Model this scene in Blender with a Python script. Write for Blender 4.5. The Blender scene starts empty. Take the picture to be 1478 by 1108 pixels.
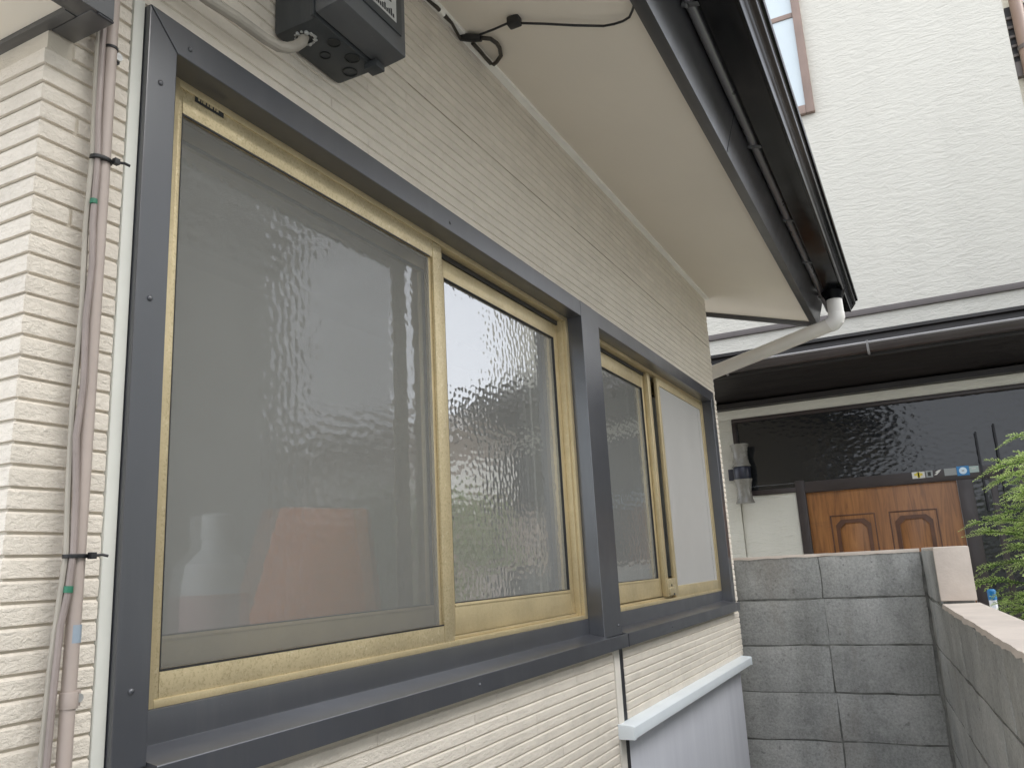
import bpy, bmesh, math, random
from mathutils import Vector, Matrix
rnd = random.Random(7)
C = bpy.context.scene.collection
sc = bpy.context.scene
S = 0.85          # metres per layout unit
OZ = 1.60         # camera height above the ground (m)
def W(x, y, z): return Vector((x * S, y * S, z * S + OZ))

# ------------------------------------------------------------------ camera
RC = ((0.45352294, -0.88973644, -0.0518268), (0.17407518, 0.14546189, -0.9739295), (0.87407939, 0.43267761, 0.22085134))
FPX = 1176.8
cam_d = bpy.data.cameras.new('camera'); cam = bpy.data.objects.new('camera', cam_d); C.objects.link(cam)
rx, dn, fw = Vector(RC[0]), Vector(RC[1]), Vector(RC[2])
cm = Matrix((( rx.x, -dn.x, -fw.x, 0), (rx.y, -dn.y, -fw.y, 0), (rx.z, -dn.z, -fw.z, OZ), (0, 0, 0, 1)))
cam.matrix_world = cm
cam_d.sensor_width = 36; cam_d.sensor_fit = 'HORIZONTAL'; cam_d.lens = 36 * FPX / 1478
cam_d.clip_start = 0.02; cam_d.clip_end = 600
sc.camera = cam
def pix(p):           # photograph pixels of a layout point; only used to find which bricks show largest
    q = [sum(RC[i][k] * p[k] for k in range(3)) for i in range(3)]
    if q[2] < .05: return None
    return (739 + FPX * q[0] / q[2], 554 + FPX * q[1] / q[2])

# ------------------------------------------------------------------ sky, sun, exposure
SUN_EL, SUN_AZ = math.radians(37), math.radians(176)
wd = bpy.data.worlds.new('World'); sc.world = wd; wd.use_nodes = True
nt = wd.node_tree
sky = nt.nodes.new('ShaderNodeTexSky'); sky.sky_type = 'NISHITA'; sky.sun_disc = False
sky.sun_elevation = SUN_EL; sky.sun_rotation = SUN_AZ
sky.air_density = 1.0; sky.dust_density = 3.0; sky.ozone_density = 1.0
hs = nt.nodes.new('ShaderNodeHueSaturation'); hs.inputs['Saturation'].default_value = .30
nt.links.new(sky.outputs[0], hs.inputs['Color'])
bg = nt.nodes['Background']; mxw = nt.nodes.new('ShaderNodeMix'); mxw.data_type = 'RGBA'; mxw.inputs[0].default_value = .60    # even cloud layer over the sky
nt.links.new(hs.outputs[0], mxw.inputs[6]); mxw.inputs[7].default_value = (8.0, 8.4, 9.2, 1)
nt.links.new(mxw.outputs[2], bg.inputs['Color']); bg.inputs['Strength'].default_value = 0.15
sl = bpy.data.lights.new('sun', 'SUN'); sl.energy = 1.5; sl.angle = math.radians(60); sl.color = (1, .97, .92)
sun = bpy.data.objects.new('sun', sl); C.objects.link(sun)
sd = Vector((math.sin(SUN_AZ) * math.cos(SUN_EL), math.cos(SUN_AZ) * math.cos(SUN_EL), math.sin(SUN_EL)))
sun.rotation_euler = sd.to_track_quat('Z', 'Y').to_euler(); sun.location = (0, 0, 20)
vs = sc.view_settings; vs.view_transform = 'Standard'; vs.look = 'None'; vs.gamma = 1; vs.use_curve_mapping = False
vs.exposure = 1.14
sc.cycles.max_bounces = 12; sc.cycles.transmission_bounces = 10; sc.cycles.transparent_max_bounces = 12
sc.cycles.diffuse_bounces = 5; sc.cycles.glossy_bounces = 5

# ------------------------------------------------------------------ materials
def mat(name):
    m = bpy.data.materials.new(name); m.use_nodes = True
    t = m.node_tree; b = t.nodes['Principled BSDF']
    return m, t, b
def N(t, kind, **kw):
    n = t.nodes.new('ShaderNode' + kind)
    for k, v in kw.items():
        if k in n.inputs: n.inputs[k].default_value = v
        else: setattr(n, k, v)
    return n
def coords(t, scale=(1, 1, 1), world=False):
    mp = N(t, 'Mapping'); mp.inputs['Scale'].default_value = scale
    if world:
        g = N(t, 'NewGeometry'); t.links.new(g.outputs['Position'], mp.inputs['Vector'])
    else:
        tc = N(t, 'TexCoord'); oi = N(t, 'ObjectInfo')
        ad = N(t, 'VectorMath', operation='ADD'); sc_ = N(t, 'VectorMath', operation='SCALE')
        cb = N(t, 'CombineXYZ')
        for k in range(3): t.links.new(oi.outputs['Random'], cb.inputs[k])
        t.links.new(cb.outputs[0], sc_.inputs[0]); sc_.inputs['Scale'].default_value = 37.0
        t.links.new(tc.outputs['Object'], ad.inputs[0]); t.links.new(sc_.outputs[0], ad.inputs[1])
        t.links.new(ad.outputs[0], mp.inputs['Vector'])
    return mp.outputs[0]
def ramp(t, fac, stops):
    r = N(t, 'ValToRGB'); e = r.color_ramp.elements
    while len(e) < len(stops): e.new(.5)
    for q, (p, c) in zip(e, stops):
        q.position = p; q.color = (c, c, c, 1) if isinstance(c, (int, float)) else (*c, 1)
    t.links.new(fac, r.inputs[0]); return r.outputs[0]
def noise(t, vec, scale, detail=4, rough=.55, dist=0):
    n = N(t, 'TexNoise'); n.inputs['Scale'].default_value = scale; n.inputs['Detail'].default_value = detail
    n.inputs['Roughness'].default_value = rough; n.inputs['Distortion'].default_value = dist
    t.links.new(vec, n.inputs['Vector']); return n.outputs[0]
def mix(t, fac, a, b, mode='MIX'):
    m = N(t, 'Mix', data_type='RGBA', blend_type=mode)
    for s, v in ((0, fac), (6, a), (7, b)):
        if hasattr(v, 'is_linked') or hasattr(v, 'links'): t.links.new(v, m.inputs[s])
        else: m.inputs[s].default_value = v if s == 0 else (*v, 1)
    return m.outputs[2]
def bump(t, b, h, strength, dist, prev=None):
    n = N(t, 'Bump'); n.inputs['Strength'].default_value = strength; n.inputs['Distance'].default_value = dist
    t.links.new(h, n.inputs['Height'])
    if prev is not None: t.links.new(prev, n.inputs['Normal'])
    if b is not None: t.links.new(n.outputs[0], b.inputs['Normal'])
    return n.outputs[0]
def simple(name, col, rough=.5, metal=0, var=.12, vs_=6, bs=0, bd=.001, bscale=80, spec=.5, stretch=(1, 1, 1), world=False, perobj=0):
    m, t, b = mat(name)
    v = coords(t, stretch, world)
    n = noise(t, v, vs_, 5)
    lo = tuple(c * (1 - var) for c in col); hi = tuple(min(1, c * (1 + var)) for c in col)
    c = ramp(t, n, [(.3, lo), (.7, hi)])
    if perobj:
        oi = N(t, 'ObjectInfo')
        c = mix(t, 1.0, c, ramp(t, oi.outputs['Random'], [(0, 1 - perobj), (1, 1.0)]), 'MULTIPLY')
    t.links.new(c, b.inputs['Base Color'])
    r = ramp(t, noise(t, v, vs_ * 2.3, 4), [(.3, max(.02, rough - .07)), (.7, min(1, rough + .07))])
    t.links.new(r, b.inputs['Roughness'])
    b.inputs['Metallic'].default_value = metal; b.inputs['Specular IOR Level'].default_value = spec
    if bs: bump(t, b, noise(t, v, bscale, 6, .6), bs, bd)
    return m
M = {}
# painted brick-pattern siding
def siding_mat(name, col, rough_bump=1.0):
    m, t, b = mat(name); v = coords(t)
    c = ramp(t, noise(t, v, 14, 6, .65), [(.28, tuple(k * .90 for k in col)), (.55, col), (.8, tuple(min(1, k * 1.05) for k in col))])
    oi = N(t, 'ObjectInfo')
    c = mix(t, 1.0, c, ramp(t, oi.outputs['Random'], [(0, .95), (1, 1.0)]), 'MULTIPLY')
    dirt = ramp(t, noise(t, coords(t, (9, 9, 1.6), True), 1.0, 6, .6), [(.50, 1.0), (.8, .93)])
    c = mix(t, 1.0, c, dirt, 'MULTIPLY')
    t.links.new(c, b.inputs['Base Color']); b.inputs['Roughness'].default_value = .62; b.inputs['Specular IOR Level'].default_value = .35
    v2 = coords(t, (1, 1, 1.7))
    n1 = bump(t, None, noise(t, v2, 85, 5, .65, .4), 1.0 * rough_bump, .0038)
    bump(t, b, noise(t, v, 420, 3), .25, .001, n1)
    return m
M['brick'] = siding_mat('cream_brick_paint', (.765, .70, .605))
M['backing'] = siding_mat('cream_groove_paint', (.66, .60, .50), .4)
M['caulk'] = simple('white_sealant', (.64, .64, .585), .55, var=.05, vs_=9, bs=.3, bd=.002, bscale=26)
M['flatedge'] = simple('cream_flat_edge', (.68, .64, .57), .6, var=.04, bs=.15, bscale=60)
def metal_paint(name, col, rough, spec=.5, dirt=.18, coat=0):
    m, t, b = mat(name); v = coords(t, (1, 1, 1), True)
    n = noise(t, coords(t, (3, 3, .8), True), 2.2, 6, .6)
    c = ramp(t, n, [(.35, tuple(k * (1 - dirt) for k in col)), (.7, tuple(k * (1 + dirt) for k in col))])
    sp = ramp(t, noise(t, v, 160, 2), [(.70, 0.0), (.78, .35)])
    c = mix(t, sp, c, tuple(min(1, k * 2.2) for k in col))
    dst = ramp(t, noise(t, coords(t, (14, 14, 1.1), True), 1.6, 7, .65), [(.52, 0.0), (.82, .07)])
    c = mix(t, dst, c, (.30, .29, .27))
    t.links.new(c, b.inputs['Base Color'])
    t.links.new(ramp(t, noise(t, v, 5, 5), [(.3, rough - .06), (.7, rough + .08)]), b.inputs['Roughness'])
    b.inputs['Specular IOR Level'].default_value = spec; b.inputs['Coat Weight'].default_value = coat; b.inputs['Coat Roughness'].default_value = .22
    b.inputs['Coat IOR'].default_value = 1.7
    bump(t, b, noise(t, v, 3.5, 3), .08, .02)
    return m
M['trim'] = metal_paint('grey_trim_steel', (.037, .040, .050), .36, .8, .10, .65)
M['fascia'] = metal_paint('dark_fascia_steel', (.034, .034, .037), .34, .6, .08, .3)
M['gutter'] = simple('black_gutter_vinyl', (.0035, .004, .005), .18, var=.15, vs_=3, spec=.11)
M['canopy'] = metal_paint('canopy_steel', (.038, .038, .040), .36, .8, .08, .6)
M['gut_shine'] = simple('grey_gutter_highlight', (.20, .20, .215), .30, .55, var=.08, vs_=3)  # paler grey that paints a highlight along the gutter back
M['soffit'] = simple('beige_soffit_board', (.78, .72, .62), .7, var=.03, vs_=2, bs=.08, bscale=40)
M['offwhite'] = simple('white_moulding', (.88, .86, .80), .55, var=.04, vs_=12)
# anodised gold aluminium with pitting
def gold_mat(name, col, pit):
    m, t, b = mat(name); v = coords(t, (1, 1, 1), True)
    c = ramp(t, noise(t, v, 9, 5), [(.3, tuple(k * .86 for k in col)), (.7, tuple(k * 1.06 for k in col))])
    p1 = ramp(t, noise(t, v, 260, 5, .75), [(.50, 0.0), (.66, pit * .8)])
    c = mix(t, p1, c, (col[0] * .42, col[1] * .38, col[2] * .28))
    p2 = ramp(t, noise(t, v, 90, 3, .6), [(.60, 0.0), (.75, pit * .7)])
    c = mix(t, p2, c, (.80, .72, .52))
    t.links.new(c, b.inputs['Base Color']); b.inputs['Metallic'].default_value = .55
    t.links.new(ramp(t, noise(t, v, 60, 4), [(.3, .36), (.7, .55)]), b.inputs['Roughness'])
    bump(t, b, noise(t, v, 260, 3), .2, .001)
    return m
M['gold_old'] = gold_mat('pitted_gold_aluminium', (.58, .485, .30), .70)
M['gold'] = gold_mat('gold_aluminium', (.58, .48, .29), .28)
M['rubber'] = simple('black_rubber', (.02, .019, .018), .6)
def glass_mat(name, cell, strength, milk, tint=(.94, .96, .95), back=False):
    m, t, b = mat(name); t.nodes.remove(b); out = t.nodes['Material Output']
    nrm = None
    if not back:
        v = coords(t, (1, 1, 1), True)
        nz = N(t, 'TexNoise'); nz.inputs['Scale'].default_value = 24; t.links.new(v, nz.inputs['Vector'])
        of = N(t, 'VectorMath', operation='SCALE'); of.inputs['Scale'].default_value = .008
        t.links.new(nz.outputs['Color'], of.inputs[0])
        ad = N(t, 'VectorMath', operation='ADD'); t.links.new(v, ad.inputs[0]); t.links.new(of.outputs[0], ad.inputs[1])
        fl = N(t, 'Mapping'); fl.inputs['Scale'].default_value = (1, 0, 1); t.links.new(ad.outputs[0], fl.inputs['Vector'])
        vo = N(t, 'TexVoronoi', feature='SMOOTH_F1'); vo.inputs['Scale'].default_value = 1 / cell; vo.inputs['Smoothness'].default_value = .40
        vo.inputs['Randomness'].default_value = .62
        t.links.new(fl.outputs[0], vo.inputs['Vector'])
        nrm = bump(t, None, vo.outputs['Distance'], strength, cell)
        nrm = bump(t, None, noise(t, v, 2.2, 2), .10, .02, nrm)
    tp = N(t, 'BsdfTransparent'); tp.inputs['Color'].default_value = (*tint, 1)
    if back:
        t.links.new(tp.outputs[0], out.inputs[0]); return m
    fr = N(t, 'Fresnel'); fr.inputs['IOR'].default_value = 3.7
    rf = N(t, 'BsdfRefraction'); rf.inputs['IOR'].default_value = 1.06; rf.inputs['Roughness'].default_value = .16; rf.inputs['Color'].default_value = (*tint, 1)
    gl = N(t, 'BsdfGlossy'); gl.inputs['Roughness'].default_value = .02
    df = N(t, 'BsdfDiffuse'); df.inputs['Color'].default_value = (.64, .65, .63, 1)
    for n in (rf, gl, fr): t.links.new(nrm, n.inputs['Normal'])
    t.links.new(bump(t, None, vo.outputs['Distance'], .30, cell), df.inputs['Normal'])
    m0 = N(t, 'MixShader'); m0.inputs[0].default_value = .70
    t.links.new(tp.outputs[0], m0.inputs[1]); t.links.new(rf.outputs[0], m0.inputs[2])
    m1 = N(t, 'MixShader'); m1.inputs[0].default_value = milk
    t.links.new(m0.outputs[0], m1.inputs[1]); t.links.new(df.outputs[0], m1.inputs[2])
    m2 = N(t, 'MixShader'); t.links.new(fr.outputs[0], m2.inputs[0]); t.links.new(m1.outputs[0], m2.inputs[1]); t.links.new(gl.outputs[0], m2.inputs[2])
    t.links.new(m2.outputs[0], out.inputs[0])
    return m
M['glass'] = glass_mat('hammered_glass', .017, .038, .28)
M['glass_back'] = glass_mat('glass_inner_face', .017, 0, .06, back=True)
M['frost'] = simple('frosted_glass', (.40, .392, .375), .5, var=.02, vs_=2, spec=.6)
def screen_mat():
    m, t, b = mat('insect_screen'); out = t.nodes['Material Output']
    v = coords(t, (1, 1, 1), True)
    wv = []
    for sc_ in ((1500, 0, 0), (0, 0, 1500)):
        mp = N(t, 'Mapping'); mp.inputs['Scale'].default_value = sc_; t.links.new(v, mp.inputs['Vector'])
        w = N(t, 'TexWave'); w.inputs['Scale'].default_value = 1.0; w.bands_direction = 'X' if sc_[0] else 'Z'
        t.links.new(mp.outputs[0], w.inputs['Vector']); wv.append(w.outputs['Fac'])
    mx = N(t, 'Math', operation='MAXIMUM'); t.links.new(wv[0], mx.inputs[0]); t.links.new(wv[1], mx.inputs[1])
    du = ramp(t, noise(t, v, 3.0, 5, .6), [(.3, .0), (.75, .09)])
    fc = ramp(t, mx.outputs[0], [(.0, .25), (1, .40)])
    sm = N(t, 'Math', operation='ADD'); t.links.new(fc, sm.inputs[0]); t.links.new(du, sm.inputs[1])
    tr = N(t, 'BsdfTransparent')
    b.inputs['Base Color'].default_value = (.22, .22, .205, 1); b.inputs['Roughness'].default_value = .7
    ms = N(t, 'MixShader'); t.links.new(sm.outputs[0], ms.inputs[0]); t.links.new(tr.outputs[0], ms.inputs[1]); t.links.new(b.outputs[0], ms.inputs[2])
    t.links.new(ms.outputs[0], out.inputs[0])
    return m
M['screen'] = screen_mat()
def stucco_mat(name, col):
    m, t, b = mat(name); v = coords(t, (1, 1, 3.2), True)
    c = ramp(t, noise(t, coords(t, (1, 1, .5), True), 1.6, 6), [(.3, tuple(k * .96 for k in col)), (.7, col)])
    stn = ramp(t, noise(t, coords(t, (2.2, 2.2, .22), True), 1.7, 6, .62), [(.46, 1.0), (.75, .955)])
    c = mix(t, 1.0, c, stn, 'MULTIPLY')
    t.links.new(c, b.inputs['Base Color']); b.inputs['Roughness'].default_value = .75; b.inputs['Specular IOR Level'].default_value = .25
    h = ramp(t, noise(t, v, 10, 6, .6, .8), [(.25, 0.0), (.75, 1.0)])
    n1 = bump(t, None, h, .45, .014)
    bump(t, b, noise(t, v, 46, 4), .3, .004, n1)
    return m
M['stucco'] = stucco_mat('white_trowelled_stucco', (.565, .545, .485))
M['stucco_low'] = stucco_mat('cream_stucco', (.66, .64, .56))
M['wood_shade'] = simple('shaded_brown_timber', (.016, .013, .012), .5, var=.3, vs_=8, stretch=(1, .2, 1))  # dark brown porch wood, its deep shade put into the near-black colour
M['brownframe'] = simple('dark_brown_frame', (.030, .021, .019), .4, var=.2)
M['browntrim'] = simple('brown_flashing', (.10, .085, .08), .45, var=.1)
M['winframe'] = simple('brown_window_frame', (.22, .155, .125), .45, var=.1)
M['winglass'] = simple('pale_frosted_glass', (.50, .56, .58), .16, var=.04, vs_=1.2, spec=.7)
M['gut_brown'] = simple('brown_gutter', (.045, .036, .034), .35, var=.15)
M['gut_rim'] = simple('gutter_rim', (.26, .25, .25), .35, var=.1)
def dark_glass():
    m, t, b = mat('dark_rippled_glass'); v = coords(t, (0.0001, 1, 1.6), True)
    b.inputs['Base Color'].default_value = (.012, .013, .014, 1); b.inputs['Roughness'].default_value = .10; b.inputs['Specular IOR Level'].default_value = .5
    vo = N(t, 'TexVoronoi', feature='SMOOTH_F1'); vo.inputs['Scale'].default_value = 26; vo.inputs['Smoothness'].default_value = .8
    t.links.new(v, vo.inputs['Vector'])
    n1 = bump(t, None, vo.outputs['Distance'], .08, .02)
    bump(t, b, noise(t, v, 16, 3), .06, .02, n1)
    return m
M['darkglass'] = dark_glass()
def wood_mat():
    m, t, b = mat('orange_brown_door_wood'); v = coords(t, (1, 9, .7), True)
    c = ramp(t, noise(t, v, 3.2, 7, .6, 1.4), [(.28, (.13, .048, .013)), (.5, (.26, .105, .027)), (.72, (.35, .15, .042))])
    st = ramp(t, noise(t, coords(t, (1, .8, 3), True), 2.4, 5), [(.60, 0.0), (.75, .55)])
    c = mix(t, st, c, (.10, .045, .02))
    t.links.new(c, b.inputs['Base Color']); b.inputs['Roughness'].default_value = .36
    bump(t, b, noise(t, v, 14, 4), .12, .003)
    return m
M['wood'] = wood_mat()
M['woodline'] = simple('dark_wood_moulding', (.085, .030, .010), .4, var=.25, vs_=12)
def block_mat():
    m, t, b = mat('weathered_concrete_block'); v = coords(t, (1, 1, 1), True)
    c = ramp(t, noise(t, v, 3.0, 7, .62), [(.28, (.30, .305, .295)), (.5, (.40, .402, .385)), (.75, (.49, .487, .465))])
    oi = N(t, 'ObjectInfo')
    c = mix(t, 1.0, c, ramp(t, oi.outputs['Random'], [(0, .94), (1, 1.06)]), 'MULTIPLY')
    st = ramp(t, noise(t, coords(t, (2.6, 2.6, .45), True), 2.2, 6, .6), [(.48, 0.0), (.76, .55)])
    c = mix(t, st, c, (.17, .175, .16))
    ps = ramp(t, noise(t, v, 34, 3, .6), [(.62, 0.0), (.72, .5)])
    c = mix(t, ps, c, (.10, .10, .095))
    lt = ramp(t, noise(t, v, 22, 5, .65), [(.60, 0.0), (.78, .35)])
    c = mix(t, lt, c, (.48, .48, .46))
    gr = ramp(t, noise(t, v, 95, 4, .8), [(.36, .80), (.5, 1.0), (.64, 1.16)])
    c = mix(t, 1.0, c, gr, 'MULTIPLY')
    br = ramp(t, noise(t, coords(t, (3, 3, .8), True), 1.3, 5, .6), [(.56, 0.0), (.72, .38)])
    c = mix(t, br, c, (.20, .165, .12))
    wv = coords(t, (1, 1, 1), True)
    dk = ramp(t, noise(t, wv, 7, 8, .72), [(.57, 0.0), (.69, .32)])
    c = mix(t, dk, c, (.13, .132, .122))
    t.links.new(c, b.inputs['Base Color']); b.inputs['Roughness'].default_value = .85; b.inputs['Specular IOR Level'].default_value = .25
    n1 = bump(t, None, noise(t, v, 24, 6, .65), .6, .010)
    bump(t, b, noise(t, v, 180, 3), .5, .002, n1)
    return m
M['block'] = block_mat()
M['mortar'] = simple('dark_mortar', (.19, .19, .175), .9, var=.45, vs_=22, bs=.6, bd=.004, bscale=60, world=True)
M['plaster'] = simple('pinkish_beige_plaster', (.62, .54, .47), .8, var=.10, vs_=7, bs=.5, bd=.006, bscale=30, world=True)
M['plastic'] = metal_paint('dark_grey_plastic', (.040, .044, .046), .42, .45, .3)
M['plastic2'] = metal_paint('grey_cover_plastic', (.085, .088, .09), .42, .45, .2)
M['knock'] = simple('knockout_plastic', (.018, .02, .02), .5)
M['paper'] = simple('grey_paper_label', (.42, .42, .40), .6, var=.06, vs_=20)
M['ink'] = simple('black_ink', (.02, .02, .02), .6)
M['conduit'] = simple('pinkish_beige_conduit', (.40, .335, .295), .45, var=.08, vs_=8)
M['wire_grey'] = simple('grey_sheath', (.36, .33, .28), .5, var=.12, vs_=20)
M['wire_mauve'] = simple('mauve_wire_sheath', (.27, .225, .205), .5, var=.15, vs_=20)
M['green'] = simple('green_tape', (.02, .15, .085), .5)
M['blue'] = simple('pale_blue_tape', (.30, .36, .42), .5)
M['black'] = simple('black_cable_rubber', (.012, .012, .013), .45, var=.2)
M['oldblack'] = simple('faded_black_rubber', (.035, .028, .02), .5, var=.4, vs_=30)
M['zinc'] = simple('galvanised_steel', (.45, .45, .44), .4, .6, var=.2, vs_=40)
M['pvc'] = simple('white_drain_vinyl', (.66, .64, .61), .38, var=.05, vs_=5)
M['pvc_shade'] = simple('shaded_drain_vinyl', (.58, .55, .50), .42, var=.06, vs_=5)  # same white vinyl, with the shade on the lower runs put into the colour
M['cap'] = simple('pale_blue_white_steel', (.72, .77, .80), .35, var=.03, vs_=8)
def panel_mat():
    m, t, b = mat('pale_grey_sheet'); v = coords(t, (6, 6, .5), True)
    c = ramp(t, noise(t, v, 2.4, 6, .6), [(.3, (.49, .50, .545)), (.7, (.57, .58, .62))])
    t.links.new(c, b.inputs['Base Color']); b.inputs['Roughness'].default_value = .5
    return m
M['panel'] = panel_mat()
M['seam'] = simple('brown_seam_strip', (.40, .35, .27), .8)  # thin brown strip marking the seam between siding boards
M['void'] = simple('dark_joint', (.02, .02, .024), .6)
M['roof'] = simple('dark_roof_sheet', (.03, .03, .032), .45)
M['room'] = simple('room_plaster', (.70, .69, .65), .8, var=.05, vs_=2)
M['roomfloor'] = simple('room_floor', (.22, .15, .09), .6, var=.2)
M['orange'] = simple('orange_fabric', (1.0, .26, .025), .7, var=.1)
M['white'] = simple('white_ceramic', (.90, .90, .92), .35, var=.03)
M['pink'] = simple('pale_pink_label', (.70, .45, .45), .5)
M['curtain'] = simple('pale_curtain_cloth', (.86, .85, .78), .8, var=.05)
M['lampglass'] = simple('ribbed_lamp_glass', (.20, .19, .165), .25, var=.08, vs_=6)
M['navy'] = simple('navy_lamp_band', (.012, .014, .028), .35)
M['ground'] = simple('gravelly_earth', (.50, .485, .45), .9, var=.12, vs_=9, bs=.8, bd=.02, bscale=30, world=True)
M['opp'] = simple('grey_siding', (.62, .62, .58), .7, var=.06, vs_=3)
M['dist'] = simple('brown_siding', (.36, .29, .23), .7, var=.08)
M['distroof'] = simple('brown_grey_roof', (.22, .19, .165), .6, var=.1)
M['opproof'] = simple('grey_roof_tiles', (.10, .095, .09), .7, var=.2)
M['st_yellow'] = simple('yellow_sticker_print', (.62, .50, .05), .5)
M['st_white'] = simple('white_sticker', (.62, .60, .55), .5, var=.04)
M['st_grey'] = simple('grey_sticker', (.26, .27, .26), .5, var=.06)
M['st_blue'] = simple('blue_sticker', (.012, .17, .40), .4, var=.05)
M['st_sky'] = simple('pale_blue_sticker', (.60, .72, .80), .4)
M['st_teal'] = simple('grey_green_sticker', (.33, .40, .37), .5)
M['bark'] = simple('conifer_bark', (.07, .05, .035), .85, var=.3, vs_=20, bs=.6, bd=.004, bscale=50)
def leaf_mat():
    m, t, b = mat('conifer_needles'); out = t.nodes['Material Output']
    v = coords(t, (1, 1, 1), True)
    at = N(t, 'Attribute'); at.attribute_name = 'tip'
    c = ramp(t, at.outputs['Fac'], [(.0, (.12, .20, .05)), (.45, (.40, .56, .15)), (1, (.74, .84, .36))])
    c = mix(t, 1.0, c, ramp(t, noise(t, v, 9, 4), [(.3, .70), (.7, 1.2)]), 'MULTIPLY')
    t.links.new(c, b.inputs['Base Color']); b.inputs['Roughness'].default_value = .5; b.inputs['Specular IOR Level'].default_value = .3
    tl = N(t, 'BsdfTranslucent'); t.links.new(c, tl.inputs['Color'])
    ms = N(t, 'MixShader'); ms.inputs[0].default_value = .5
    t.links.new(b.outputs[0], ms.inputs[1]); t.links.new(tl.outputs[0], ms.inputs[2]); t.links.new(ms.outputs[0], out.inputs[0])
    return m
M['leaf'] = leaf_mat()

# ------------------------------------------------------------------ mesh helpers (all in layout units)
class MB:
    def __init__(s): s.v = []; s.f = []; s.mi = []
    def add(s, vs_, fs, mi=0):
        o = len(s.v); s.v += [tuple(q) for q in vs_]; s.f += [tuple(i + o for i in f) for f in fs]; s.mi += [mi] * len(fs); return s
    def box(s, x0, x1, y0, y1, z0, z1, mi=0):
        return s.add([(x, y, z) for x in (x0, x1) for y in (y0, y1) for z in (z0, z1)],
                     [(0, 1, 3, 2), (4, 6, 7, 5), (0, 4, 5, 1), (2, 3, 7, 6), (0, 2, 6, 4), (1, 5, 7, 3)], mi)
    def hexa(s, p, mi=0):      # eight corners: bottom ring then top ring
        return s.add(p, [(3, 2, 1, 0), (4, 5, 6, 7), (0, 1, 5, 4), (1, 2, 6, 5), (2, 3, 7, 6), (3, 0, 4, 7)], mi)
    def prism_x(s, prof, x0, x1, closed=True, mi=0):     # profile (y, z) run along x
        n = len(prof)
        vs_ = [(x0, y, z) for y, z in prof] + [(x1, y, z) for y, z in prof]
        fs = [(i, (i + 1) % n, n + (i + 1) % n, n + i) for i in range(n if closed else n - 1)]
        if closed: fs += [tuple(range(n - 1, -1, -1)), tuple(range(n, 2 * n))]
        return s.add(vs_, fs, mi)
    def prism_y(s, prof, y0, y1, mi=0):                  # profile (x, z) run along y
        n = len(prof)
        vs_ = [(x, y0, z) for x, z in prof] + [(x, y1, z) for x, z in prof]
        fs = [(i, (i + 1) % n, n + (i + 1) % n, n + i) for i in range(n)] + [tuple(range(n - 1, -1, -1)), tuple(range(n, 2 * n))]
        return s.add(vs_, fs, mi)
    def prism_f(s, prof, x0, x1, mi=0):                  # profile (y, z) facing -x, run along x (alias)
        return s.prism_x(prof, x0, x1, True, mi)
    def tube(s, pts, r, n=8, cap=True, mi=0, flat=1.0):
        pts = [Vector(p) for p in pts]; rs = r if isinstance(r, (list, tuple)) else [r] * len(pts)
        up = None; vs_ = []
        for i, p in enumerate(pts):
            d = (pts[min(i + 1, len(pts) - 1)] - pts[max(i - 1, 0)]).normalized()
            if up is None:
                up = d.cross(Vector((0, 0, 1)));
                if up.length < .1: up = d.cross(Vector((0, 1, 0)))
                up.normalize()
            up = (up - d * up.dot(d)).normalized(); b = d.cross(up)
            for k in range(n):
                a = 2 * math.pi * k / n
                vs_.append(p + (up * math.cos(a) + b * math.sin(a) * flat) * rs[i])
        fs = [(i * n + k, i * n + (k + 1) % n, (i + 1) * n + (k + 1) % n, (i + 1) * n + k) for i in range(len(pts) - 1) for k in range(n)]
        if cap: fs += [tuple(range(n - 1, -1, -1)), tuple(range((len(pts) - 1) * n, len(pts) * n))]
        return s.add(vs_, fs, mi)
    def lathe(s, c, prof, n=16, mi=0):                   # (r, z) about the vertical through c
        vs_ = [(c[0] + r * math.cos(2 * math.pi * k / n), c[1] + r * math.sin(2 * math.pi * k / n), c[2] + z) for r, z in prof for k in range(n)]
        m = len(prof)
        fs = [(i * n + k, i * n + (k + 1) % n, (i + 1) * n + (k + 1) % n, (i + 1) * n + k) for i in range(m - 1) for k in range(n)]
        fs += [tuple(range(n - 1, -1, -1)), tuple(range((m - 1) * n, m * n))]
        return s.add(vs_, fs, mi)
    def mesh(s, name, mats, bevel=0, smooth=35, origin=None):
        bm = bmesh.new()
        vv = [bm.verts.new(W(*p)) for p in s.v]
        for f, mi in zip(s.f, s.mi):
            try: q = bm.faces.new([vv[i] for i in f]); q.material_index = mi
            except ValueError: pass
        bmesh.ops.recalc_face_normals(bm, faces=bm.faces)
        if bevel:
            ed = [e for e in bm.edges if len(e.link_faces) == 2 and e.calc_face_angle() > .6]
            bmesh.ops.bevel(bm, geom=ed, offset=bevel * S, segments=2, profile=.6, affect='EDGES', clamp_overlap=True)
        if origin is None:
            xs = [v.co for v in bm.verts]
            origin = Vector(((min(p.x for p in xs) + max(p.x for p in xs)) / 2, (min(p.y for p in xs) + max(p.y for p in xs)) / 2, min(p.z for p in xs)))
        bmesh.ops.translate(bm, verts=bm.verts, vec=-origin)
        me = bpy.data.meshes.new(name); bm.to_mesh(me); bm.free()
        for m in (mats if isinstance(mats, (list, tuple)) else [mats]): me.materials.append(M[m])
        if smooth:
            me.polygons.foreach_set('use_smooth', [True] * len(me.polygons))
            me.set_sharp_from_angle(angle=math.radians(smooth))
        return me, origin
    def build(s, name, mats, parent=None, bevel=0, smooth=28):
        me, o = s.mesh(name, mats, bevel, smooth)
        return link(name, me, o, parent)
def wloc(o):
    l = Vector(o.location)
    while o.parent: o = o.parent; l += Vector(o.location)
    return l
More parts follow.
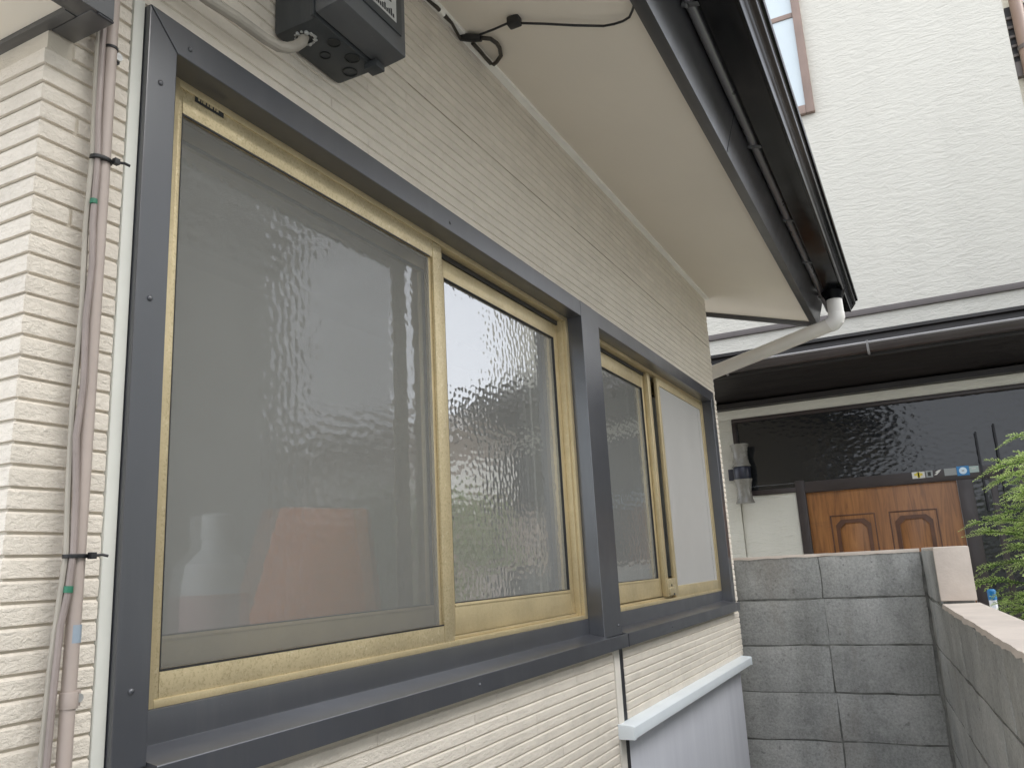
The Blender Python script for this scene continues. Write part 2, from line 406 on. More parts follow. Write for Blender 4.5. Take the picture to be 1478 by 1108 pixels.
def link(name, me, origin, parent=None):
    ob = bpy.data.objects.new(name, me); C.objects.link(ob)
    ob.location = origin - (wloc(parent) if parent else Vector((0, 0, 0))); ob.parent = parent
    return ob
def thing(name, label, cat, at, group=None):
    o = bpy.data.objects.new(name, None); C.objects.link(o); o.location = W(*at); o.empty_display_size = .1
    o['label'] = label; o['category'] = cat
    if group: o['group'] = group
    return o
def tag(o, label=None, cat=None, group=None, kind=None):
    for k, v in (('label', label), ('category', cat), ('group', group), ('kind', kind)):
        if v: o[k] = v
    return o
GZ = -OZ / S            # ground level in layout units

# ------------------------------------------------------------------ ground
g = MB(); g.add([(-60, -60, GZ), (80, -60, GZ), (80, 60, GZ), (-60, 60, GZ)], [(0, 1, 2, 3)])
tag(g.build('ground', 'ground', smooth=0), kind='structure')

# ------------------------------------------------------------------ own house
YF, YB = 1.012, 1.018         # brick faces, groove plane
XL, XR = .623, 4.712          # wall ends
house = thing('house', 'cream brick-patterned house wall with two gold-framed sliding windows in dark grey trim', 'house', (2.6, 2.0, GZ))
wb = MB()
op = ((.800, 2.62), (2.75, 4.585)); oz0, oz1 = -.24, .905
xs = [XL + .006, op[0][0], op[0][1], op[1][0], op[1][1], XR - .002]
wb.box(xs[0], xs[5], YB, YB + .09, oz1, 1.56)
wb.box(xs[0], 2.757, YB, YB + .09, GZ, oz0)
wb.box(2.797, xs[5], YB, YB + .09, -.522, oz0)
wb.box(2.797, 4.60, YB + .012, YB + .09, GZ, -.5225)
wb.box(xs[0], xs[1], YB, YB + .09, oz0, oz1)
wb.box(xs[2], xs[3], YB, YB + .09, oz0, oz1)
wb.box(xs[4], xs[5], YB, YB + .09, oz0, oz1)
wb.box(XL + .006, XL + .09, YB + .09, 1.29, GZ, 1.9); wb.box(XL + .006, XL + .09, 2.55, 4.0, GZ, 1.9)
wb.box(XL + .006, XL + .09, 1.29, 2.55, GZ, -.18); wb.box(XL + .006, XL + .09, 1.29, 2.55, 1.15, 1.9)  # unseen side opening, added to let daylight onto the bag and bottle
wb.box(XR - .09, XR - .002, YB + .09, 4.0, GZ, 1.9)
wall = wb.build('wall', 'backing', house)

# bricks: one mesh per kind, reused
PITCH, TH = .0283, .0050
def brick_profile():
    h = PITCH - .0032
    return [(0, 0), (TH * .93, .0006), (TH, .30 * h), (TH * .98, h - .0036), (TH * .30, h - .0003), (0, h)]
def brick_mesh(path, seed, th=1.0):        # path: (x, y, nx, ny) along the course
    r = random.Random(seed); prof = brick_profile(); mb = MB(); m = len(prof)
    for i, (x, y, nx, ny) in enumerate(path):
        for j, (o, z) in enumerate(prof):
            dj = r.uniform(-.0009, .0006) if j in (1, 2, 3) else 0
            o_ = o * th + dj; mb.v.append((x + nx * o_, y + ny * o_, z + (r.uniform(-.0006, .0006) if j in (1, 3) else 0)))
    n = len(path)
    for i in range(n - 1):
        for j in range(m - 1):
            mb.f.append((i * m + j, (i + 1) * m + j, (i + 1) * m + j + 1, i * m + j + 1)); mb.mi.append(0)
    mb.f.append(tuple(range(m))); mb.mi.append(0)
    mb.f.append(tuple((n - 1) * m + k for k in range(m - 1, -1, -1))); mb.mi.append(0)
    return mb
def straight_path(L, side='front'):
    k = max(1, min(7, round(L / .09)))
    if side == 'front': return [(L * i / k, 0, 0, -1) for i in range(k + 1)]
    return [(0, L * i / k, -1, 0) for i in range(k + 1)]
mesh_cache = {}
def cached(kind, L, variant):
    key = (kind, round(L, 3), variant)
    if key not in mesh_cache:
        if kind == 'corner':
            a, b = L, .10 + .07 * (variant % 3)
            path = [(a, 0, 0, -1), (a * .5, 0, 0, -1), (0, 0, -1, -1), (0, b * .5, -1, 0), (0, b, -1, 0)]
        else: path = straight_path(L, kind)
        mb = brick_mesh(path, hash((kind == 'corner', round(L * 1000), variant)) & 0xffff, .62 if variant >= 10 else 1.0)
        me, _ = mb.mesh('brick', 'brick', smooth=18, origin=W(0, 0, 0))
        mesh_cache[key] = (me, mb)
    return mesh_cache[key]
specs = []         # (x, y, z, kind, length, variant)
LONG = (.38, .49, .62, .78, .95)
LENS = (.147, .205, .262, .320, .380, .437)
def course(x0, x1, z, y=YB, seed=0):
    r = random.Random(seed); x = x0
    while x < x1 - .004:
        L = r.choice(LENS if z < -.28 and x0 < 1 and False else LONG)
        if x + L > x1 - .06: L = round(x1 - x - .001, 2)
        if L < .015: break
        specs.append((x, y, z, 'front', L - .0016, r.randrange(2) + (10 if z > .9 else 0))); x += L
k0 = -30
for k in range(k0, 66):
    z = -.319 + PITCH * k
    zt = z + PITCH
    if z > 1.525: break
    # left strip with its corner pieces
    if zt > .783:
        specs.append((.668, YB, z, 'front', .089, 0))
    else:
        r = random.Random(900 + k)
        if r.random() < .5:
            a = r.choice((.048, .078, .098))
            specs.append((XL + TH, YB, z, 'corner', a, k % 3))
            specs.append((XL + TH + a + .0062, YB, z, 'front', round(.757 - (XL + TH + a + .0062), 3), 0))
        else:
            specs.append((XL + TH, YB, z, 'corner', round(.757 - XL - TH, 3), k % 3))
        yb = YB + .10 + .07 * (k % 3) + .003
        if yb < 1.25: specs.append((XL + TH, yb, z, 'side', round(1.285 - yb, 3), 0))
    if z > .921: course(.760, XR, z, seed=k * 3 + 500)
    elif zt < .921 and z > -.235: course(4.603, XR, z, seed=k)
    elif zt < -.283:
        if z > -1.05: course(.760, 2.703, z, seed=k * 5 + 77)
        if z > -.522: course(2.800, XR, z, seed=k * 7 + 31)
def size_on_picture(sp):
    x, y, z, kind, L, _ = sp
    ends = [(x, y - TH, z), (x + L, y - TH, z + PITCH)] if kind != 'side' else [(x - TH, y, z), (x - TH, y + L, z + PITCH)]
    a, b = pix(ends[0]), pix(ends[1]); c_ = pix((ends[0][0], ends[0][1], ends[1][2]))
    if not a or not b or not c_: return 0
    if max(a[0], b[0]) < 0 or min(a[0], b[0]) > 1478 or max(a[1], b[1]) < 0 or min(a[1], b[1]) > 1108: return 0
    w = max(0, min(1478, max(a[0], b[0])) - max(0, min(a[0], b[0])))
    hgt = abs(a[1] - c_[1])
    return w * hgt
specs.sort(key=size_on_picture, reverse=True)
rest = MB()
for i, sp in enumerate(specs):
    x, y, z, kind, L, var = sp
    me, mb = cached(kind, L, var)
    if i < 298:
        link('brick', me, W(x, y, z), wall)
    else:
        rest.add([(p[0] + x, p[1] + y, p[2] + z) for p in mb.v], mb.f)
tag(rest.build('brick', 'brick', wall, smooth=18), kind='stuff')

# sealant strip, flat board edge, open joint
MB().box(.7585, .7785, YF - .0015, YB + .004, -.9, .925).build('sealant_strip', 'caulk', house, .002)
MB().box(2.706, 2.756, YF - .001, YB + .02, -1.1, -.279).build('board_edge', 'flatedge', house, .001)
MB().box(2.7575, 2.7965, YB - .004, YB + .08, GZ, -.24).build('open_joint', 'void', house)
MB().box(.80, 4.71, YB - .0032, YB + .004, 1.2093, 1.2100).build('board_seam', 'seam', house)
MB().box(2.7985, 4.600, YB - .001, YB + .011, GZ, -.5235).build('sheet_panel', 'panel', house, .001)
cap = MB(); cap.prism_x([(YB - .002, -.517), (.966, -.5215), (.960, -.5245), (.960, -.5600), (.972, -.5605), (.972, -.553), (YB - .002, -.553)], 2.702, 4.642)
cap = cap.build('drip_cap', 'cap', house, .0012)
for x0, x1 in ((2.698, 2.716), (4.632, 4.648)):
    MB().prism_x([(YB - .003, -.5155), (.965, -.5200), (.9583, -.5235), (.9583, -.5622), (YB - .003, -.5622)], x0, x1).build('cap_end', 'cap', cap, .001)

# dark trim round both windows: front faces on y = 1, reveals back to the frames
def mitre_head(xa, xb, xia, xib, z0, z1):
    m = MB()
    m.hexa([(xia, 1.0, z0), (xib, 1.0, z0), (xib, 1.060, z0), (xia, 1.060, z0), (xa, 1.0, z1), (xb, 1.0, z1), (xb, 1.060, z1), (xa, 1.060, z1)])
    return m
def jamb(xo, xi, z0, zt_o, zt_i):
    a, b = (xo, xi)
    return MB().hexa([(a, 1.0, z0), (b, 1.0, z0), (b, 1.060, z0), (a, 1.060, z0), (a, 1.0, zt_o), (b, 1.0, zt_i), (b, 1.060, zt_i), (a, 1.060, zt_o)])
G = .0012
hd = mitre_head(.780 + G, 2.600, .836 + G, 2.600, .862, .920).build('trim_head', 'trim', house, .0018, 12)
hd2 = mitre_head(2.712, 4.600 - G, 2.772, 4.529 - G, .862, .920).build('trim_head', 'trim', house, .0018, 12)
lj = jamb(.780, .836, -.236, .920 - G, .862 - G).build('trim_jamb', 'trim', house, .0018, 12)
rj = jamb(4.600, 4.529, -.236, .920 - G, .862 - G).build('trim_jamb', 'trim', house, .0018, 12)
mu = MB().add([(2.601, .999, -.236), (2.772, .999, -.236), (2.772, 1.06, -.236), (2.601, 1.06, -.236),
               (2.601, .999, .862), (2.772, .999, .862), (2.772, 1.06, .862), (2.601, 1.06, .862),
               (2.601, .999, .9203), (2.711, .999, .9203), (2.601, 1.06, .9203), (2.711, 1.06, .9203)],
              [(3, 2, 1, 0), (0, 1, 5, 4), (1, 2, 6, 5), (2, 3, 7, 6), (3, 0, 4, 7), (4, 5, 9, 8), (5, 6, 11, 9), (6, 7, 10, 11), (7, 4, 8, 10), (8, 9, 11, 10)]).build('trim_mullion', 'trim', house, .0018, 12)
sill = MB().prism_x([(1.058, -.170), (1.052, -.1735), (1.052, -.2215), (.981, -.2345), (.980, -.2360), (.980, -.2775), (.988, -.2785), (1.0165, -.2785), (1.058, -.26)], .8375, 2.600)
sill.prism_x([(1.058, -.170), (1.052, -.1735), (1.052, -.2215), (.981, -.2345), (.980, -.2360), (.980, -.2775), (.988, -.2785), (1.0165, -.2785), (1.058, -.26)], 2.773, 4.528)
sill.prism_x([(1.016, -.2415), (1.016, -.2395), (.9812, -.2347), (.980, -.2360), (.980, -.2775), (.988, -.2785), (1.0165, -.2785)], 2.6005, 2.7725)
sill.prism_x([(1.016, -.2415), (1.016, -.2395), (.9812, -.2347), (.980, -.2360), (.980, -.2775), (.988, -.2785), (1.0165, -.2785)], 4.5285, 4.603)
sill = sill.build('sill', 'trim', house, .0014, 12)
MB().box(2.7745, 2.7775, .9785, .981, -.2785, -.2355).build('sill_joint', 'void', sill)
def screw(x, y, z, parent, r=.0048):
    m = MB(); n = 10; ring = [(r, 0), (r * .95, -.0016), (r * .55, -.0030), (.0002, -.0034)]
    vs_ = [(x + a * math.cos(2 * math.pi * k / n), y + b, z + a * math.sin(2 * math.pi * k / n)) for a, b in ring for k in range(n)]
    m.add(vs_, [(i * n + k, i * n + (k + 1) % n, (i + 1) * n + (k + 1) % n, (i + 1) * n + k) for i in range(3) for k in range(n)])
    return m.build('screw', 'trim', parent, smooth=60)
for x, z in ((.805, .426), (.8055, -.135), (.8055, .79)): screw(x, .9999, z, lj)
for x in (.861, 1.707): screw(x, .9999, .884, hd)
screw(1.729, .9799, -.255, sill, .004); screw(2.735, .9989, -.205, mu, .004); screw(3.3, .9799, -.256, sill, .004)

# ---- windows: outer frames, sashes, panes, screens
def frame_ring(m, x0, x1, z0, z1, l, r, b, t, y0, y1):
    m.box(x0, x0 + l, y0, y1, z0, z1); m.box(x1 - r, x1, y0, y1, z0, z1)
    m.box(x0 + l + .0006, x1 - r - .0006, y0 + .0006, y1 - .0006, z1 - t, z1); m.box(x0 + l + .0006, x1 - r - .0006, y0 + .0006, y1 - .0006, z0, z0 + b)
def pane(x0, x1, z0, z1, y, parent, label=None, mats=('glass', 'glass_back'), name='glass_pane'):
    m = MB(); m.box(x0, x1, y, y + .006, z0, z1, 1); m.mi[2] = 0
    o = m.build(name, list(mats), parent, smooth=0)
    # the hammered face is the outer one (towards -y)
    for p in o.data.polygons: p.material_index = 0 if p.normal.y < -.9 else (1 if len(mats) > 1 else 0)
    return tag(o, label)
FZ0, FZ1 = -.172, .868
w1 = MB(); frame_ring(w1, .838, 2.6005, FZ0, FZ1, .050, .022, .012, .020, 1.053, 1.150)
w1.box(2.566, 2.578, 1.064, 1.150, FZ0 + .012, FZ1 - .02)           # meeting rib of the right jamb
for y in (1.0745, 1.104, 1.134): w1.box(.890, 2.577, y, y + .004, FZ0 + .0125, FZ0 + .020)
w1.box(.889, 2.5775, 1.106, 1.109, FZ1 - .045, FZ1 - .0205)
win1 = w1.build('window', 'gold', house, .0012); tag(win1, 'large near sliding window with insect screen over its left half')
MB().box(1.756, 2.5655, 1.0785, 1.0822, .8335, .8475).build('track_slot', 'rubber', win1)
# screen in front of the left half
sf = MB(); sf.box(.8885, .8985, 1.056, 1.072, -.166, .852); sf.box(1.708, 1.752, 1.0555, 1.0725, -.166, .846)
sf.box(.8992, 1.7075, 1.0565, 1.0720, .802, .8515); sf.box(.8992, 1.7075, 1.0565, 1.0720, -.166, -.121)
sf.box(1.694, 1.7075, 1.063, 1.070, -.1205, .8015)
tag(sf.build('screen_frame', 'gold_old', win1, .0016), 'pitted gold screen frame')
gk = MB(); gk.box(.8990, 1.6935, 1.0560, 1.0575, .7985, .8025); gk.box(.8990, 1.7065, 1.0560, 1.0575, -.1218, -.1185); gk.box(.8982, .9005, 1.0560, 1.0575, -.1185, .7985)
gk.build('screen_gasket', 'rubber', win1)
sm_ = MB(); sm_.box(.9008, 1.6935, 1.0612, 1.0618, -.1184, .7983); sm_.build('insect_screen', 'screen', win1, smooth=0)
st = MB(); st.box(.924, .990, 1.0548, 1.0562, .8385, .8530); st = st.build('name_sticker', 'knock', win1)
sx_ = MB(); x = .930
for wdt in (.006, .003, .008, .005, .009, .004, .007):
    sx_.box(x, x + wdt * .72, 1.0543, 1.0547, .8425, .8490); x += wdt + .0012
sx_.build('sticker_print', 'gold', win1)
# sashes
def sash(x0, x1, z0, z1, l, r, b, t, y0, parent, mt='gold'):
    m = MB(); frame_ring(m, x0, x1, z0, z1, l, r, b, t, y0, y0 + .026)
    m.box(x0 + l, x1 - r, y0 - .0015, y0 + .001, z0 + b - .008, z0 + b - .003)
    o = m.build('sash', mt, parent, .0015)
    gm = MB(); i0, i1, j0, j1 = x0 + l, x1 - r, z0 + b, z1 - t
    for q in ((i0, i1, j0, j0 + .0022), (i0, i1, j1 - .0022, j1), (i0, i0 + .0022, j0, j1), (i1 - .0022, i1, j0, j1)):
        gm.box(q[0], q[1], y0 + .001, y0 + .010, q[2], q[3])
    gm.build('glazing_bead', 'rubber', parent)
    return o, (i0 + .001, i1 - .001, j0 + .001, j1 - .001)
so, rc = sash(.890, 1.800, -.150, .842, .045, .045, .075, .048, 1.113, win1); pane(*rc, 1.1225, win1)
so, rc = sash(1.762, 2.566, -.152, .8325, .042, .030, .076, .050, 1.083, win1); pane(*rc, 1.0925, win1)
# second window
w2 = MB(); frame_ring(w2, 2.7725, 4.5285, FZ0, FZ1, .020, .012, .012, .020, 1.053, 1.150)
for y in (1.0745, 1.104, 1.134): w2.box(2.793, 4.516, y, y + .004, FZ0 + .0125, FZ0 + .020)
w2.box(2.793, 4.516, 1.106, 1.109, FZ1 - .045, FZ1 - .0205)
win2 = w2.build('window', 'gold', house, .0012); tag(win2, 'far sliding window with pale frosted right half')
so, rc = sash(2.794, 3.618, -.148, .8325, .040, .10, .076, .060, 1.083, win2); pane(*rc, 1.0925, win2)
so, rc = sash(3.56, 4.516, -.148, .838, .045, .040, .075, .050, 1.113, win2); pane(*rc, 1.1225, win2)
sf = MB(); sf.box(3.672, 3.708, 1.056, 1.072, -.160, .852); sf.box(4.488, 4.515, 1.0555, 1.0725, -.160, .846)
sf.box(3.7085, 4.4875, 1.0565, 1.0720, .812, .8515); sf.box(3.7085, 4.4875, 1.0565, 1.0720, -.160, -.112)
sf.build('screen_frame', 'gold', win2, .0016)
MB().box(3.7085, 4.4875, 1.0612, 1.0652, -.1118, .8118).build('frosted_pane', 'frost', win2)
MB().box(4.428, 4.433, 1.0602, 1.0611, -.1118, .8118).build('pane_line', 'zinc', win2)
po = MB(); po.box(3.545, 3.580, 1.062, 1.0822, -.150, .846); po.box(3.588, 3.612, 1.070, 1.0822, -.150, .846)
po.build('meeting_post', 'gold', win2, .0012)
la = MB(); la.box(3.550, 3.668, 1.0535, 1.0700, -.150, -.076); la.box(3.560, 3.650, 1.049, 1.0534, -.146, -.115)
la = la.build('corner_block', 'gold_old', win2, .0015)
hb = MB(); hb.tube([(3.600, 1.0515, -.105), (3.600, 1.0533, -.105)], .0055, 10); hb.box(3.606, 3.622, 1.0475, 1.0489, -.147, -.139); hb.build('catch_hole', 'rubber', win2)

MB().box(2.795, 3.670, 1.0785, 1.0822, .8335, .8475).build('track_slot', 'rubber', win2)
# ---- room behind the glass
rm = MB(); rm.add([(.72, 1.19, -1.3), (4.62, 1.19, -1.3), (4.62, 2.6, -1.3), (.72, 2.6, -1.3), (.72, 1.19, 1.3), (4.62, 1.19, 1.3), (4.62, 2.6, 1.3), (.72, 2.6, 1.3)],
                  [(4, 5, 6, 7), (1, 2, 6, 5), (2, 3, 7, 6)])
rm.box(.70, .719, 1.19, 1.289, -1.3, 1.3); rm.box(.7135, .719, 1.29, 2.55, -1.3, -.18); rm.box(.7135, .719, 1.29, 2.55, 1.15, 1.3)  # inner lining leaves the added side opening free for its daylight
rm.build('room_walls', 'room', house, smooth=0)
MB().box(.72, 4.62, 1.19, 2.6, -1.33, -1.301).build('room_floor', 'roomfloor', house)
MB().box(.80, 4.56, 1.152, 1.95, -.215, -.176).build('inner_sill', 'wood', house, .003)

# ---- eave: sloping soffit, fascia square to the slope, roof
XE0, XE1 = -.6, 5.10
def sofz(y): return 1.525 - .29 * (1.012 - y)
so = MB().hexa([(XE0, .474, sofz(.474)), (XE1 - .012, .474, sofz(.474)), (XE1 - .012, 1.9, sofz(1.9)), (XE0, 1.9, sofz(1.9)),
                (XE0, .474, sofz(.474) + .02), (XE1 - .012, .474, sofz(.474) + .02), (XE1 - .012, 1.9, sofz(1.9) + .02), (XE0, 1.9, sofz(1.9) + .02)])
soffit = so.build('soffit', 'soffit', house)
mo = MB().prism_x([(YF - .022, sofz(YF - .022) + .002), (YF - .020, sofz(YF - .02) - .010), (YF - .004, sofz(YF) - .015), (YF + .004, sofz(YF) - .015), (YF + .004, sofz(YF) + .004)], XE0, XR + .004)
mo.build('soffit_moulding', 'offwhite', house)
e0, e1 = .440, 1.9
MB().hexa([(XE1 - .012, e0, sofz(e0) - .028), (XE1 + .012, e0, sofz(e0) - .028), (XE1 + .012, e1, sofz(e1) - .028), (XE1 - .012, e1, sofz(e1) - .028),
           (XE1 - .012, e0, sofz(e0) + .17), (XE1 + .012, e0, sofz(e0) + .17), (XE1 + .012, e1, sofz(e1) + .17), (XE1 - .012, e1, sofz(e1) + .17)]).build('verge_board', 'fascia', house, .002)
nx_, nz_ = -.279, .960
b0 = Vector((.433, 1.332)); b1 = Vector((.472, 1.341)); H = .205
fa = MB().prism_x([(b0.x, b0.y), (b1.x, b1.y), (b1.x + nx_ * H, b1.y + nz_ * H), (b0.x + nx_ * H, b0.y + nz_ * H)], XE0, XE1 - .0125)
fascia = fa.build('fascia', 'fascia', house, .002)
def fpt(h, off): return (b0.x + nx_ * h - nz_ * off, b0.y + nz_ * h + nx_ * off)
fj = MB()
q = [fpt(.002, .0012), fpt(.14, .0012), fpt(.14, -.001), fpt(.002, -.001)]
fj.prism_x(q, 2.600, 2.606); fj.build('fascia_joint', 'void', house)
rf = MB().hexa([(XE0, .215, 1.530), (5.17, .215, 1.530), (5.17, 4.2, 1.53 + .29 * 3.985), (XE0, 4.2, 1.53 + .29 * 3.985),
                (XE0, .215, 1.556), (5.17, .215, 1.556), (5.17, 4.2, 1.556 + .29 * 3.985), (XE0, 4.2, 1.556 + .29 * 3.985)])
rf.build('roof', 'roof', house, .002)
# ---- gutter
gp = [(.362, 1.515), (.362, 1.476), (.362, 1.464), (.3613, 1.4555), (.3585, 1.4490), (.3545, 1.4455), (.348, 1.444), (.346, 1.4438), (.300, 1.4405), (.264, 1.4365), (.262, 1.436), (.257, 1.432), (.251, 1.432), (.248, 1.437), (.2475, 1.443),
      (.243, 1.447), (.238, 1.458), (.227, 1.470), (.221, 1.474), (.2165, 1.480), (.2165, 1.489), (.2115, 1.4935), (.204, 1.494), (.201, 1.499), (.201, 1.507), (.206, 1.510), (.2095, 1.507),
      (.2095, 1.500), (.2225, 1.494), (.2225, 1.482), (.2500, 1.448), (.350, 1.452), (.356, 1.466), (.356, 1.515)]
gutter = MB().prism_x(gp, XE0, 5.255).build('gutter', 'gutter', house, smooth=50)
ge = MB().prism_x([(.361, 1.512), (.361, 1.470), (.357, 1.449), (.346, 1.441), (.258, 1.4375), (.243, 1.449), (.218, 1.481), (.218, 1.492), (.204, 1.500), (.204, 1.507)], 5.2555, 5.263)
ge.build('gutter_end', 'gutter', gutter)
for xk in (1.94, 2.83, 3.60, 4.21, 4.88):
    br = MB(); br.prism_x([(.392, 1.52), (.3925, 1.474), (.3885, 1.459), (.3765, 1.4465), (.350, 1.4405), (.350, 1.4430), (.3745, 1.4495), (.3865, 1.461), (.3875, 1.474), (.387, 1.52)], xk, xk + .020)
    br.tube([(xk + .010, .393, 1.457), (xk + .010, .380, 1.449)], .0085, 8); br.tube([(xk + .022, .392, 1.478), (xk + .022, .384, 1.474)], .006, 8)
    br.box(xk - .006, xk + .030, .388, .402, 1.466, 1.482)
    br.build('gutter_bracket', 'plastic2', gutter, .001)
MB().tube([(XE0, .3745, 1.4650), (5.250, .3745, 1.4650)], .0165, 16).build('gutter_highlight', 'gut_shine', gutter)  # added tube standing in for the highlight on the gutter's back edge
ol = MB().lathe((4.80, .307, 0), [(.066, 1.441), (.060, 1.425), (.047, 1.402), (.046, 1.394)], 20)
ol.build('gutter_outlet', 'gutter', gutter)
# ---- white downpipe
dp = thing('downpipe', 'white bent rain downpipe running from the black gutter to the wall corner', 'downpipe', (4.84, .31, GZ))
R_ = .0425
p_top = MB().tube([(4.80, .307, 1.415), (4.805, .307, 1.36), (4.812, .307, 1.318)], R_, 20); p_top.build('vertical_pipe', 'pvc', dp)
cpt = [(4.812, .307, 1.322), (4.813, .308, 1.298), (4.815, .314, 1.280), (4.818, .330, 1.266), (4.822, .352, 1.257)]
MB().tube(cpt, [.0445, .046, .047, .046, .0445], 20).build('elbow', 'pvc', dp)
MB().tube([(4.820, .345, 1.2595), (4.845, .70, 1.177), (4.87, 1.09, 1.088)], .0400, 20).build('sloping_pipe', 'pvc_shade', dp)
MB().tube([(4.868, 1.07, 1.093), (4.872, 1.13, 1.072), (4.872, 1.15, 1.03), (4.872, 1.15, 0), (4.872, 1.15, GZ)], .040, 16).build('lower_pipe', 'pvc_shade', dp)

# ---- small canopy at the left corner
can = thing('corner_canopy', 'dark metal-edged eave corner with grey soffit at the top left', 'eave', (.4, 1.2, GZ))
cz = .783
can_f = MB(); can_f.box(.05, .6630, .925, .960, cz, cz + .16); can_f.build('fascia', 'canopy', can, .0015)
MB().box(.05, .6135, .9605, 1.28, cz + .006, cz + .02).build('soffit', 'soffit', can)
MB().box(.614, .6305, .9605, 1.28, cz - .001, cz + .02).build('wall_edge', 'canopy', can, .001)
MB().box(.631, .666, .930, YF + .003, cz - .0015, cz + .158).build('end_cap', 'canopy', can, .0015)
MB().box(.05, .6600, .905, 1.28, cz + .1605, cz + .20).build('roof_sheet', 'roof', can, .002)
MB().box(.640, .6640, .926, .9297, cz - .003, cz - .0005).build('cap_seam', 'void', can)

# ---- electric meter box
bx = thing('electric_box', 'dark grey plastic electric service box on the wall above the near window', 'electric box', (1.17, .95, 1.045))
bz = 1.045
bd = MB().box(1.070, 1.268, .905, YF - .001, bz, bz + .42); bd.build('box_body', 'plastic', bx, .008)
cv = MB().prism_x([(.840, bz + .012), (.902, bz + .006), (.904, bz + .014), (.904, bz + .42), (.840, bz + .42)], 1.064, 1.278); cv.build('cover', 'plastic2', bx, .004)
MB().box(1.082, 1.260, .836, .8397, bz + .050, bz + .42).build('cover_panel', 'plastic', bx, .002)
MB().box(1.236, 1.266, .886, .918, bz - .012, bz + .004).build('cover_clip', 'plastic', bx, .002)
MB().box(1.060, 1.070, .9035, .912, bz + .0, bz + .42).build('cover_hinge', 'plastic', bx, .002)
lb = MB().box(1.150, 1.238, .8350, .8358, bz + .068, bz + .30).build('paper_label', 'paper', bx)
pr = MB()
for k in range(10): pr.box(1.158 + .0074 * k, 1.1625 + .0074 * k, .8342, .8349, bz + .074, bz + .082 + .004 * (k % 3))
for k in range(3): pr.box(1.165, 1.22 - .012 * k, .8342, .8349, bz + .105 + .012 * k, bz + .109 + .012 * k)
pr.build('label_print', 'ink', bx)
def ring_down(x, y, r, name, m_, fill):
    q = MB(); n = 18; z = bz
    vs_ = []
    for rr, zz in ((r, z), (r, z - .0022), (r * .86, z - .0022), (r * .86, z + .0005)):
        vs_ += [(x + rr * math.cos(2 * math.pi * k / n), y + rr * math.sin(2 * math.pi * k / n), zz) for k in range(n)]
    q.add(vs_, [(i * n + k, i * n + (k + 1) % n, (i + 1) * n + (k + 1) % n, (i + 1) * n + k) for i in range(3) for k in range(n)])
    if fill: q.add([(x + r * .8 * math.cos(2 * math.pi * k / n), y + r * .8 * math.sin(2 * math.pi * k / n), z - .0008) for k in range(n)], [tuple(range(n))])
    return q.build(name, m_, bx)
ring_down(1.170, .966, .012, 'knockout', 'knock', False); ring_down(1.242, .959, .016, 'knockout', 'knock', False)
ring_down(1.206, .925, .016, 'knockout', 'knock', True); ring_down(1.147, .925, .014, 'knockout', 'knock', True); ring_down(1.106, .963, .017, 'cable_hole', 'knock', True)
pt = MB()
for k in range(16):
    a = k * .5; x, y = 1.106 + .019 * math.cos(a), .963 + .019 * math.sin(a)
    s_ = rnd.uniform(.0025, .005); pt.box(x - s_, x + s_, y - s_ * .7, y + s_ * .7, bz - rnd.uniform(.002, .006), bz + .001)
pt.build('sealing_putty', 'paper', bx, .001)
pc = MB().tube([(.70, .985, .985), (.80, .975, .981), (.868, .972, .976), (.931, .970, .981), (.999, .968, .980), (1.035, .967, .984), (1.060, .966, .995), (1.082, .965, 1.012), (1.098, .964, 1.030), (1.106, .963, 1.056)],
               .0105, 12)
tag(pc.build('power_cable', 'wire_grey'), 'thick grey cable curving along the wall into the underside of the electric box', 'cable')

# ---- conduit and wires on the left brick strip
cd = thing('conduit_pipe', 'pinkish beige conduit pipe running down the bricks beside the window', 'conduit', (.704, .985, GZ))
MB().tube([(.7045, .988, 1.30), (.7045, .985, .6), (.704, .985, .1), (.7025, .985, -.2), (.702, .985, -.9)], .0092, 14).build('pipe', 'conduit', cd)
MB().tube([(.7040, .985, -.040), (.7038, .985, -.062)], .0096, 14).build('blue_tape', 'blue', cd)
def clamp(z, m_):
    q = MB().tube([(.7035, .985, z - .010), (.7035, .985, z + .010)], .0112, 14); q.box(.711, .726, .993, 1.0, z - .010, z + .010)
    q = q.build('pipe_clamp', m_, cd, .0006)
    MB().tube([(.7215, .9925, z), (.7215, .989, z)], .0055, 10).build('clamp_screw', 'zinc', q)
clamp(-.130, 'conduit')
q = MB().tube([(.7042, .985, .783), (.7042, .985, .787)], .0105, 14); q.box(.712, .724, .990, .996, .772, .790); q = q.build('pipe_clamp', 'black', cd, .0006)
MB().tube([(.7185, .9895, .781), (.7185, .9855, .781)], .0068, 10).build('clamp_screw', 'zinc', q)
def tie(z, w):
    q = MB().tube([(.6985, .983, z - .0025), (.6985, .983, z + .0025)], .0165, 14, flat=.72); q.box(.709, .717, .966, .974, z - .0042, z + .0042); q.tube([(.716, .970, z), (.724, .966, z + .001), (.731, .963, z - .001)], .0021, 6)
    q.build('cable_tie', 'black', cd, .0004)
tie(.601, 1); tie(.045, 1)
wr = MB().tube([(.692, .987, 1.25), (.6905, .985, .78), (.6900, .983, .66), (.692, .981, .60), (.6905, .981, .50), (.6925, .979, .44), (.689, .980, .36), (.6915, .979, .27), (.687, .981, .20), (.691, .979, .12), (.692, .978, .05), (.689, .979, .0), (.684, .982, -.04), (.681, .983, -.12), (.679, .984, -.22), (.678, .986, -.5), (.678, .986, -.9)], .0043, 8)
tag(wr.build('wire', 'wire_mauve'), 'thin mauve wire tied along the left side of the conduit, nearer the pipe', 'wire', 'thin wires beside the conduit')
